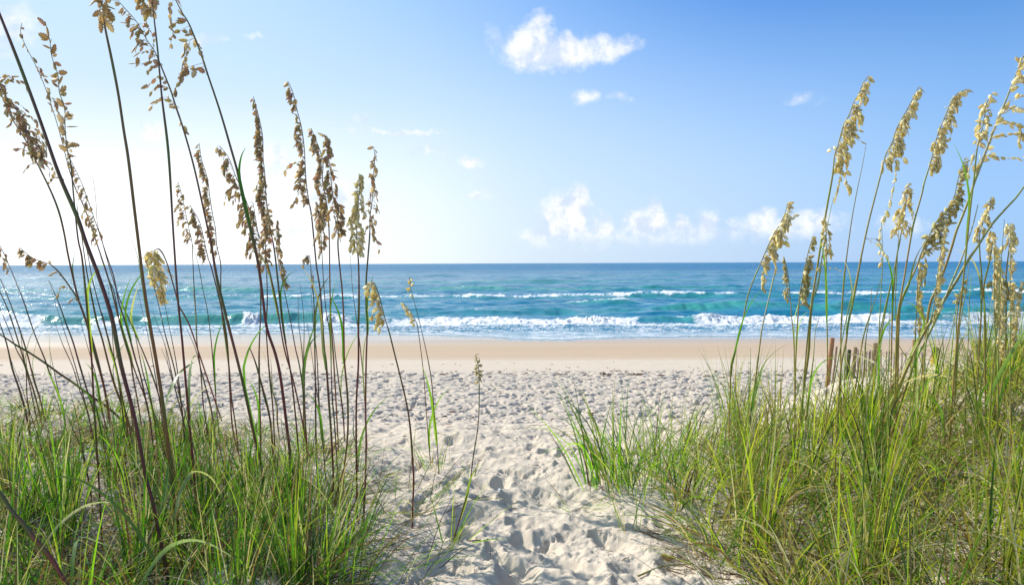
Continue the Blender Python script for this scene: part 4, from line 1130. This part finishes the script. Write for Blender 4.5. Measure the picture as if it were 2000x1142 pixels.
PAL[0] = LEFT_G
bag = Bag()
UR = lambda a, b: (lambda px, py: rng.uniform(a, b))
# arching clumps, upright young shoots, sprawling half-dead blades, litter darkened for shade beneath
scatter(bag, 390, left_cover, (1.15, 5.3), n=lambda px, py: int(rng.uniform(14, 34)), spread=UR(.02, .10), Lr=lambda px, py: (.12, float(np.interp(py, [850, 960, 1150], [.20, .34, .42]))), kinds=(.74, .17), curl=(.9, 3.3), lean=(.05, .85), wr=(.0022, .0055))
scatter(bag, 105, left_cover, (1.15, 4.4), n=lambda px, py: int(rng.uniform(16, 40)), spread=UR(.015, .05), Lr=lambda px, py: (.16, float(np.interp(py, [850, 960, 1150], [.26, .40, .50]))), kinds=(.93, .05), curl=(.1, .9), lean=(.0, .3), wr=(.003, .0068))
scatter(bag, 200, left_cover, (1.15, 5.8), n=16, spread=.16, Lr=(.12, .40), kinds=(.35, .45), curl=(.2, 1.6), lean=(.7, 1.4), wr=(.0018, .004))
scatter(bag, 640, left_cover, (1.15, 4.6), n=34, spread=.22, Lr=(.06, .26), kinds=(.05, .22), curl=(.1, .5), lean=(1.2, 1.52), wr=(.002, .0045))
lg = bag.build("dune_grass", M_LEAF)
lg["kind"] = "stuff"; lg["label"] = "thick green beach grass and dead litter darkened for shade, covering the left dune"; lg["category"] = "grass"
PAL[0] = RIGHT_G
bag = Bag()
scatter(bag, 600, right_cover, (1.15, 9.5), n=lambda px, py: int(rng.uniform(16, 36)), spread=UR(.03, .14), Lr=(.18, .48), kinds=(.72, .22), curl=(1.0, 3.6), lean=(.05, 1.0), wr=(.003, .0072), bias=.2)
scatter(bag, 150, right_cover, (1.15, 7.5), n=lambda px, py: int(rng.uniform(14, 34)), spread=UR(.02, .07), Lr=(.26, .62), kinds=(.96, .03), curl=(.1, .9), lean=(.0, .3), wr=(.004, .0085), bias=.2)
scatter(bag, 520, right_cover, (1.15, 8.5), n=18, spread=.2, Lr=(.14, .46), kinds=(.40, .46), curl=(.2, 1.6), lean=(.7, 1.4), wr=(.002, .0045))
scatter(bag, 700, right_cover, (1.15, 7.0), n=34, spread=.25, Lr=(.08, .3), kinds=(.08, .34), curl=(.1, .5), lean=(1.15, 1.52), wr=(.002, .0048))
rg = bag.build("dune_grass", M_LEAF)
rg["kind"] = "stuff"; rg["label"] = "thick yellow-green beach grass covering the right dune"; rg["category"] = "grass"


PAL[0] = GREENS


def tuft(label, px, py, n, spread, Lr, kinds=(.85, .1), group=None, **kw):
    p = hit(px, py)
    b_ = Bag()
    tussock(b_, p.x, p.y, n, spread, Lr, kinds, **kw)
    o = b_.build("grass_tuft", M_LEAF, None, (p.x, p.y, p.z))
    o.location = p
    o["label"] = label; o["category"] = "grass tuft"
    if group: o["group"] = group
    return o


TG = "separate grass tufts in the bare sand"
tuft("large bright green tuft with upright blades in the sand right of the footpath", 1195, 945, 58, .16, (.24, .62), (.96, .03), TG, curl=(.3, 2.4), lean=(.0, .6), wr=(.005, .009))
tuft("spreading green tuft behind the large one, blades arching both ways", 1250, 930, 110, .24, (.2, .56), (.9, .08), TG, curl=(.6, 2.8), wr=(.0035, .006))
tuft("wide low tuft joining the right dune grass to the path's tuft", 1310, 950, 120, .28, (.2, .52), (.82, .14), TG, curl=(.5, 2.0), wr=(.003, .006))
tuft("thin sprig of few curved blades at the path's right edge, closest to the footprints", 1228, 1038, 7, .05, (.18, .42), (.7, .25), TG, curl=(.2, 1.2), wr=(.003, .005))
tuft("small yellowish weed spread flat beside the path, left of the thin sprig", 1130, 990, 22, .10, (.08, .2), (.6, .35), TG, lean=(.5, 1.3), curl=(.3, 1.4), wr=(.002, .004))
tuft("small dry tuft at the foot of the two thin stalks", 850, 915, 34, .09, (.08, .26), (.5, .35), TG, wr=(.002, .004))
tuft("leafy foot of the lone short stalk, blades lying to the right on the sand", 880, 1066, 14, .03, (.14, .36), (.8, .1), TG, lean=(.3, 1.3), curl=(.0, .6), wr=(.004, .007), bias=0.1)
tuft("sparse tiny tuft left of the lone short stalk, higher up the sand", 915, 930, 7, .04, (.08, .17), (.6, .2), TG, wr=(.002, .003))
tuft("wiry half-dead tuft sprawling at the right foot of the left dune", 770, 985, 110, .26, (.12, .42), (.5, .3), TG, lean=(.5, 1.4), curl=(.2, 1.2), wr=(.002, .004))
tuft("dense upright green clump with a brown foot at the bottom of the left dune", 590, 1120, 130, .17, (.18, .44), (.85, .07), TG, curl=(.1, 1.6), lean=(.0, .5), wr=(.003, .006))
tuft("dense green clump between the stout stem and the tallest stalk's foot", 430, 1090, 80, .2, (.16, .42), (.85, .09), TG, curl=(.3, 2.0), lean=(.0, .6), wr=(.003, .006))
tuft("leafy green clump around the foot of the tallest stalk", 600, 1010, 60, .16, (.16, .42), (.85, .09), TG, curl=(.2, 1.8), lean=(.0, .5), wr=(.003, .006))
tuft("wiry grey-green tuft in the shade at the bottom edge, right foot of the left dune", 720, 1110, 90, .24, (.14, .42), (.6, .25), TG, lean=(.4, 1.3), curl=(.2, 1.2), wr=(.002, .004), bias=0.0)
tuft("low bent tuft at the lower end of the right dune, tips touching the sand", 1400, 1075, 34, .14, (.15, .4), (.65, .3), TG, lean=(.5, 1.3), curl=(.2, 1.3), wr=(.003, .005), bias=2.6)
tuft("tall thin-bladed tuft under the leftmost cream-headed stalk", 1440, 890, 42, .10, (.3, .75), (.95, .04), TG, curl=(.05, .7), lean=(.0, .25), wr=(.0035, .006))


# individual big arching leaves that stand out near the lens
def bigleaf(label, pts, y0, w_px, c0, c1, group="large single leaves arching near the lens"):
    P = np.array([at(x, y, y0 * (1 + .02 * i)) for i, (x, y) in enumerate(pts)])
    S = smooth_line(P, 5)
    b_ = Bag()
    n = len(S); f = np.linspace(0, 1, n)
    T = np.gradient(S, axis=0); T /= np.linalg.norm(T, axis=1)[:, None]
    view = np.array([.1, 1, .1]); Sd = np.cross(T, view); Sd /= np.linalg.norm(Sd, axis=1)[:, None]
    wd = w_px * y0 / F * .5 * np.clip(np.minimum(.5 + 2 * f, 1) * (1 - f ** 2.5), .05, 1)
    V = np.stack([S - Sd * wd[:, None], S + np.array([0, .3, 0]) * wd[:, None], S + Sd * wd[:, None]], 1).reshape(-1, 3)
    i = np.arange(n - 1) * 3
    Q = np.concatenate([np.stack([i, i + 1, i + 4, i + 3], 1), np.stack([i + 1, i + 2, i + 5, i + 4], 1)])
    C = np.asarray(c0)[None] * (1 - f[:, None]) + np.asarray(c1)[None] * f[:, None]
    b_.add(V, Q, np.repeat(C, 3, 0))
    o = b_.build("grass_leaf", M_LEAF, None, tuple(S[0])); o.location = tuple(S[0])
    o["label"] = label; o["category"] = "leaf"; o["group"] = group


g1 = (.12, .24, .03); g2 = (.16, .26, .06); dr = (.50, .46, .30); gy = (.30, .36, .26)
bigleaf("broad green leaf folded upright before the stout stem, pointed tip", [(308, 1060), (316, 1000), (322, 960), (328, 915), (333, 870)], 2.45, 13, g1, g1)
bigleaf("green leaf curving over left beside the tall thin stem, tip over the footprints", [(322, 800), (328, 775), (340, 745), (352, 727), (370, 712), (385, 705)], 2.9, 8, g2, (.2, .3, .08))
bigleaf("narrow green leaf bent down in a hook right of the tall thin stem", [(371, 830), (369, 770), (370, 735), (374, 705), (379, 696), (385, 693)], 2.9, 7, g2, g2)
bigleaf("pale arched leaf forming a bow above the lower grass, tip browned", [(341, 1050), (343, 1000), (352, 960), (372, 925), (392, 921), (415, 935), (432, 965), (440, 980)], 2.3, 8, g1, dr)
bigleaf("long grey-green leaf arching low from the lower middle of the left clump", [(275, 1142), (300, 1100), (330, 1068), (365, 1055), (400, 1058), (440, 1078), (470, 1100)], 1.9, 9, g2, gy)
bigleaf("short grey-green hooked leaf near the lower left corner", [(140, 1142), (143, 1090), (150, 1055), (165, 1048), (185, 1055), (212, 1066)], 1.9, 11, g1, gy)
bigleaf("long dark green leaf sweeping from the left down to the lower middle", [(320, 1142), (300, 1090), (270, 1040), (235, 995), (195, 960), (150, 935), (90, 930), (40, 945)], 2.0, 9, (.08, .15, .03), (.10, .17, .05))
bigleaf("pale dry leaf crossing the dark patch at the lower left", [(90, 1055), (120, 1020), (160, 990), (200, 980), (240, 985)], 2.2, 6, dr, gy)
bigleaf("bleached leaf curled at the left edge of the frame", [(-10, 860), (0, 862), (12, 866), (28, 872), (42, 884)], 2.2, 6, dr, dr)
bigleaf("green leaf standing in front of the thickest stem's foot", [(302, 980), (290, 950), (280, 910), (273, 860), (271, 800)], 2.4, 9, g1, g2)
bigleaf("bleached leaf arching over the right dune above the fence slats", [(1740, 760), (1712, 712), (1690, 700), (1668, 692), (1645, 692)], 4.0, 4, dr, dr)
bigleaf("bleached leaf arching right below the banded post", [(1770, 745), (1800, 735), (1830, 732), (1860, 738), (1885, 748)], 3.6, 5, dr, (.55, .42, .28))
bigleaf("green leaf arching right in the middle of the right dune", [(1680, 940), (1700, 915), (1730, 930), (1750, 965), (1775, 1010)], 2.9, 7, g2, (.3, .36, .2))
bigleaf("broad yellow-green near leaf rising at the lower right", [(1880, 1160), (1895, 1100), (1915, 1040), (1935, 975)], 2.2, 11, (.2, .26, .05), (.34, .34, .1))
bigleaf("long bright leaf slanting up to the right edge above the dune", [(1925, 790), (1950, 735), (1975, 690), (2000, 650), (2030, 600)], 3.0, 9, (.18, .3, .05), (.22, .34, .1))
bigleaf("yellow-green near leaf rising at the lower middle of the right dune", [(1630, 1160), (1645, 1110), (1665, 1060), (1690, 995)], 2.2, 9, (.24, .30, .06), (.36, .36, .10))

# ---------------------------------------------------------------- sand fence on the beach behind the right dune
m_wood, t = new_mat("weathered_wood")
tcn = t.n('ShaderNodeTexCoord')
mp = t.n('ShaderNodeMapping'); mp.inputs['Scale'].default_value = (14, 14, 1.4); t.link(tcn.outputs['Object'], mp.inputs[0])
wn_ = t.noise(mp.outputs[0], 3.0, 6, .65)
att = t.n('ShaderNodeAttribute', attribute_name='tint')
p_ = t.n('ShaderNodeBsdfPrincipled'); p_.inputs['Roughness'].default_value = .85
t.link(t.mix(1.0, att.outputs['Color'], t.mix(wn_, c4(.55, .55, .55), c4(1.35, 1.35, 1.35)), 'MULTIPLY'), p_.inputs['Base Color'])
bm = t.n('ShaderNodeBump'); bm.inputs['Distance'].default_value = .004; t.link(wn_, bm.inputs['Height']); t.link(bm.outputs[0], p_.inputs['Normal'])
finish(t, p_.outputs[0])


def post_mesh(name, foot, top, r, colr, parent, label=None, band=None, sides=10, wire=False):
    foot = np.array(foot); top = np.array(top)
    n = 9
    P = foot[None] + (top - foot)[None] * np.linspace(0, 1, n)[:, None]
    P[1:-1, :2] += rng.normal(size=(n - 2, 2)) * r * .08
    Rr = np.linspace(r * 1.08, r, n) * (1 + rng.normal(size=n) * .02)
    V, Q = tube_np(P, Rr, sides)
    C = np.tile(np.array(colr), (len(V), 1)) * (0.85 + .3 * rng.random((len(V), 1)))
    if band is not None:
        f = np.repeat(np.linspace(0, 1, n), sides)
        C[(f > band[0]) & (f < band[1])] = band[2]
    b_ = Bag(); b_.add(V, Q, C)
    # top cap: a slightly chamfered disc
    ring = V[-sides:]; c = ring.mean(0)
    ins = c + (ring - c) * .8 + np.array([0, 0, r * .15])
    CV = np.vstack([ring, ins, c[None] + np.array([[0, 0, r * .15]])])
    CQ = [[j, (j + 1) % sides, sides + (j + 1) % sides, sides + j] for j in range(sides)]
    CQ += [[sides + j, sides + (j + 1) % sides, sides + (j + 2) % sides, 2 * sides] for j in range(0, sides, 2)]
    b_.add(CV, CQ, np.array(colr) * 1.1)
    o = b_.build(name, m_wood, parent, tuple(P[0]) if parent is None else None, smooth=False)
    if parent is None: o.location = tuple(P[0])
    if label: o["label"] = label
    return o


YF = 15.2


def fp(px, py, y=YF):
    return at(px, py, y)


def on_ground(px, y):
    d = ray(px, 760)
    x = d[0] * y
    return np.array([x, y, ZC + float(ground_rel(x, y)) - .15])


fence = mk("sand_fence", "weathered picket sand fence with wire behind the right dune", "fence", None, tuple(on_ground(1700, YF)))
fo = np.array(on_ground(1700, YF))


def fence_part(name, foot, top, r, colr, sides=10):
    return post_mesh(name, np.array(foot) - fo, np.array(top) - fo, r, colr, fence, sides=sides)


for (pxf, pxt, pyt, yy, r, c) in [(1704, 1710, 670, YF, .045, (.30, .20, .12)), (1662, 1671, 678, YF - .3, .035, (.28, .2, .11)), (1782, 1786, 663, YF + .6, .04, (.36, .25, .12))]:
    fence_part("post", on_ground(pxf, yy), np.array(fp(pxt, pyt, yy)), r, c)
for i in range(34):
    px = 1676 + i * 3.9 + rng.normal() * .5
    if 1703 < px < 1715 or (px > 1716 and i % 2): continue
    yy = YF + .02 * i * .4 + rng.normal() * .01
    ft = on_ground(px - 2 + rng.normal() * .6, yy)
    tp = np.array(fp(px + rng.normal() * 1.2, 684 + rng.normal() * 2 + i * .1, yy))
    P = [ft - fo, tp - fo]
    a_, b2_ = P
    w_, th_ = .011, .004
    X = np.array([w_, 0, 0]); Yv = np.array([0, th_, 0])
    V = np.array([a_ - X - Yv, a_ + X - Yv, a_ + X + Yv, a_ - X + Yv, b2_ - X - Yv, b2_ + X - Yv, b2_ + X + Yv, b2_ - X + Yv])
    Q = [[0, 1, 5, 4], [1, 2, 6, 5], [2, 3, 7, 6], [3, 0, 4, 7], [4, 5, 6, 7]]
    c = np.array([(.40, .30, .24), (.48, .38, .31), (.32, .23, .19)][rng.integers(3)])
    b_ = Bag(); b_.add(V, Q, c)
    b_.build("picket", m_wood, fence, None, smooth=False)
for pyw in (690, 722):
    pts = np.array([np.array(fp(px, pyw + 1.2 * math.sin(px * .05) + rng.normal() * .3, YF - .02)) - fo for px in range(1672, 1812, 6)])
    V, Q = tube_np(pts, .003, 4)
    b_ = Bag(); b_.add(V, Q, (.12, .10, .09)); b_.build("wire", m_wood, fence, None)


def lone_post(label, pxf, pxt, pyt, yy, r, c, band=None, name="wooden_post"):
    o = post_mesh(name, on_ground(pxf, yy), np.array(fp(pxt, pyt, yy)), r, c, None, label, band)
    o["category"] = "post"; o["group"] = "wooden posts behind the right dune"


lone_post("reddish brown leaning post nearest the sea, left of the picket fence", 1612, 1626, 660, YF, .042, (.36, .17, .08))
lone_post("thin pinkish stake close beside the reddish leaning post", 1622, 1634, 677, YF + .1, .02, (.36, .25, .2))
lone_post("short dark stake left of the picket fence", 1650, 1659, 683, YF - .4, .035, (.07, .06, .03))
lone_post("dark green post with a yellow band below its top, standing in the grass", 1815, 1829, 679, 9.5, .040, (.07, .09, .035), (.55, .85, (.55, .34, .03)))
lone_post("short dark weathered post at the right, low among the grass", 1876, 1880, 716, 9.0, .032, (.09, .065, .05))

# ---------------------------------------------------------------- bits lying on the sand
m_weed, t = new_mat("dry_seaweed")
gq = t.n('ShaderNodeNewGeometry')
nn = t.noise(gq.outputs['Position'], 40, 4, .6)
p_ = t.n('ShaderNodeBsdfPrincipled'); p_.inputs['Roughness'].default_value = .9
t.link(t.mix(nn, c4(.05, .03, .02), c4(.20, .10, .06)), p_.inputs['Base Color'])
finish(t, p_.outputs[0])


def weed(px, py, size, label, group):
    size *= .6
    p = hit(px, py)
    z = float(ground_z(p.x, p.y))
    b_ = Bag()
    for _ in range(9):
        a = rng.uniform(0, 6.28); L = size * rng.uniform(.4, 1)
        s0 = rng.normal(size=2) * size * .3
        P = np.array([[s0[0] + math.cos(a) * L * f_ + rng.normal() * size * .06, s0[1] + math.sin(a) * L * f_ * .6, .012 + size * .22 * math.sin(math.pi * f_) * rng.random()] for f_ in np.linspace(0, 1, 6)])
        V, Q = tube_np(P, size * .05, 4)
        b_.add(V, Q, (1, 1, 1))
    o = b_.build("seaweed_clump", m_weed, None)
    o.location = (p.x, p.y, z)
    o["label"] = label; o["category"] = "seaweed"; o["group"] = group


for px, py, s_ in [(1250, 733, .34), (1187, 733, .30), (1057, 736, .20), (860, 731, .22), (802, 735, .22), (1095, 733, .18), (700, 736, .2), (640, 733, .18), (1290, 735, .2), (1330, 736, .26), (1380, 735, .2), (1480, 735, .24),
                   (560, 738, .2), (900, 733, .18), (1150, 742, .16), (955, 731, .14), (1410, 738, .18), (1020, 729, .12), (330, 736, .2), (395, 734, .18), (1520, 734, .2), (1565, 737, .16)]:
    weed(px + rng.normal() * 3, py, s_, "dark scrap of dried seaweed on the wrack line across the beach", "seaweed scraps along the wrack line")


def twig(label, pts, r, c):
    P = []
    for (x, y) in pts:
        q = hit(x, y); P.append((q.x, q.y, float(ground_z(q.x, q.y)) + r * .8 + .004))
    P = np.array(P); P[len(P) // 2, 2] += .01
    S = smooth_line(P, 4)
    V, Q = tube_np(S - S[0], np.linspace(r, r * .4, len(S)), 6)
    b_ = Bag(); b_.add(V, Q, c)
    o = b_.build("dead_stalk", M_STEM, None); o.location = tuple(S[0])
    o["label"] = label; o["category"] = "twig"


twig("straw-coloured dead stalk lying on the sand at the lower right of the path", [(1246, 1113), (1290, 1107), (1330, 1101), (1362, 1094)], .004, (.22, .22, .08))
twig("short reddish twig lying on the sand left of the path, halfway to the beach", [(872, 832), (880, 835), (893, 839)], .006, (.2, .06, .04))
twig("dark thin twig curving on the sand at the left dune's foot", [(900, 1060), (930, 1062), (955, 1070), (958, 1095)], .003, (.1, .04, .03))
# a curled dead leaf by the right dune's lower end
p = hit(1306, 1089)
b_ = Bag()
uu = np.linspace(0, 1, 9); ang_ = np.linspace(-1.9, 1.4, 9)
V = []
for u_ in uu:
    for a_ in ang_:
        rr = .011 * math.sin(math.pi * min(max(u_, .05), .93)) ** .6
        V.append((u_ * .055 - .03, rr * math.cos(a_) * 1.1, rr * math.sin(a_) + .014 + .004 * math.sin(u_ * 9)))
Q = [[i * 9 + j, i * 9 + j + 1, (i + 1) * 9 + j + 1, (i + 1) * 9 + j] for i in range(8) for j in range(8)]
b_.add(V, Q, (.36, .26, .13))
o = b_.build("curled_leaf", M_LEAF, None); o.location = (p.x, p.y, float(ground_z(p.x, p.y)) + .004); o.rotation_euler = (0, 0, -.5)
o["label"] = "small curled tan dead leaf on the sand at the tip of the low bent tuft"; o["category"] = "dead leaf"

# straw bits, wrack crumbs and chips of stalk strewn over the sand: too many to count
bag = Bag()
for k_ in range(1500):
    if k_ < 650:
        y = rng.uniform(1.9, 6.5); x = .1 * y + rng.normal() * (.35 + .3 * y); L = rng.uniform(.006, .045) * (1 if rng.random() < .9 else 2.5); wz = rng.uniform(.0008, .0022)
    else:
        y = rng.uniform(6.5, 24) if k_ < 1150 else 20.3 + rng.normal() * .35; x = rng.uniform(-.75, .75) * y; L = rng.uniform(.03, .12); wz = rng.uniform(.004, .012)
    a_ = rng.uniform(0, 6.28); z = float(ground_z(x, y))
    P = np.array([[x + math.cos(a_) * L * f_, y + math.sin(a_) * L * f_, z + .003 + wz + .06 * L * math.sin(math.pi * f_)] for f_ in (0, .5, 1)])
    V, Q = tube_np(P, np.array([wz, wz * 1.2, wz * .5]), 4)
    cc = [(.10, .05, .035), (.30, .20, .11), (.07, .045, .035), (.42, .34, .2), (.22, .09, .06)][rng.integers(5)]
    bag.add(V, Q, cc)
lt = bag.build("sand_litter", M_STEM)
lt["kind"] = "stuff"; lt["label"] = "scattered straw chips and dark wrack crumbs on the pale sand"; lt["category"] = "litter"
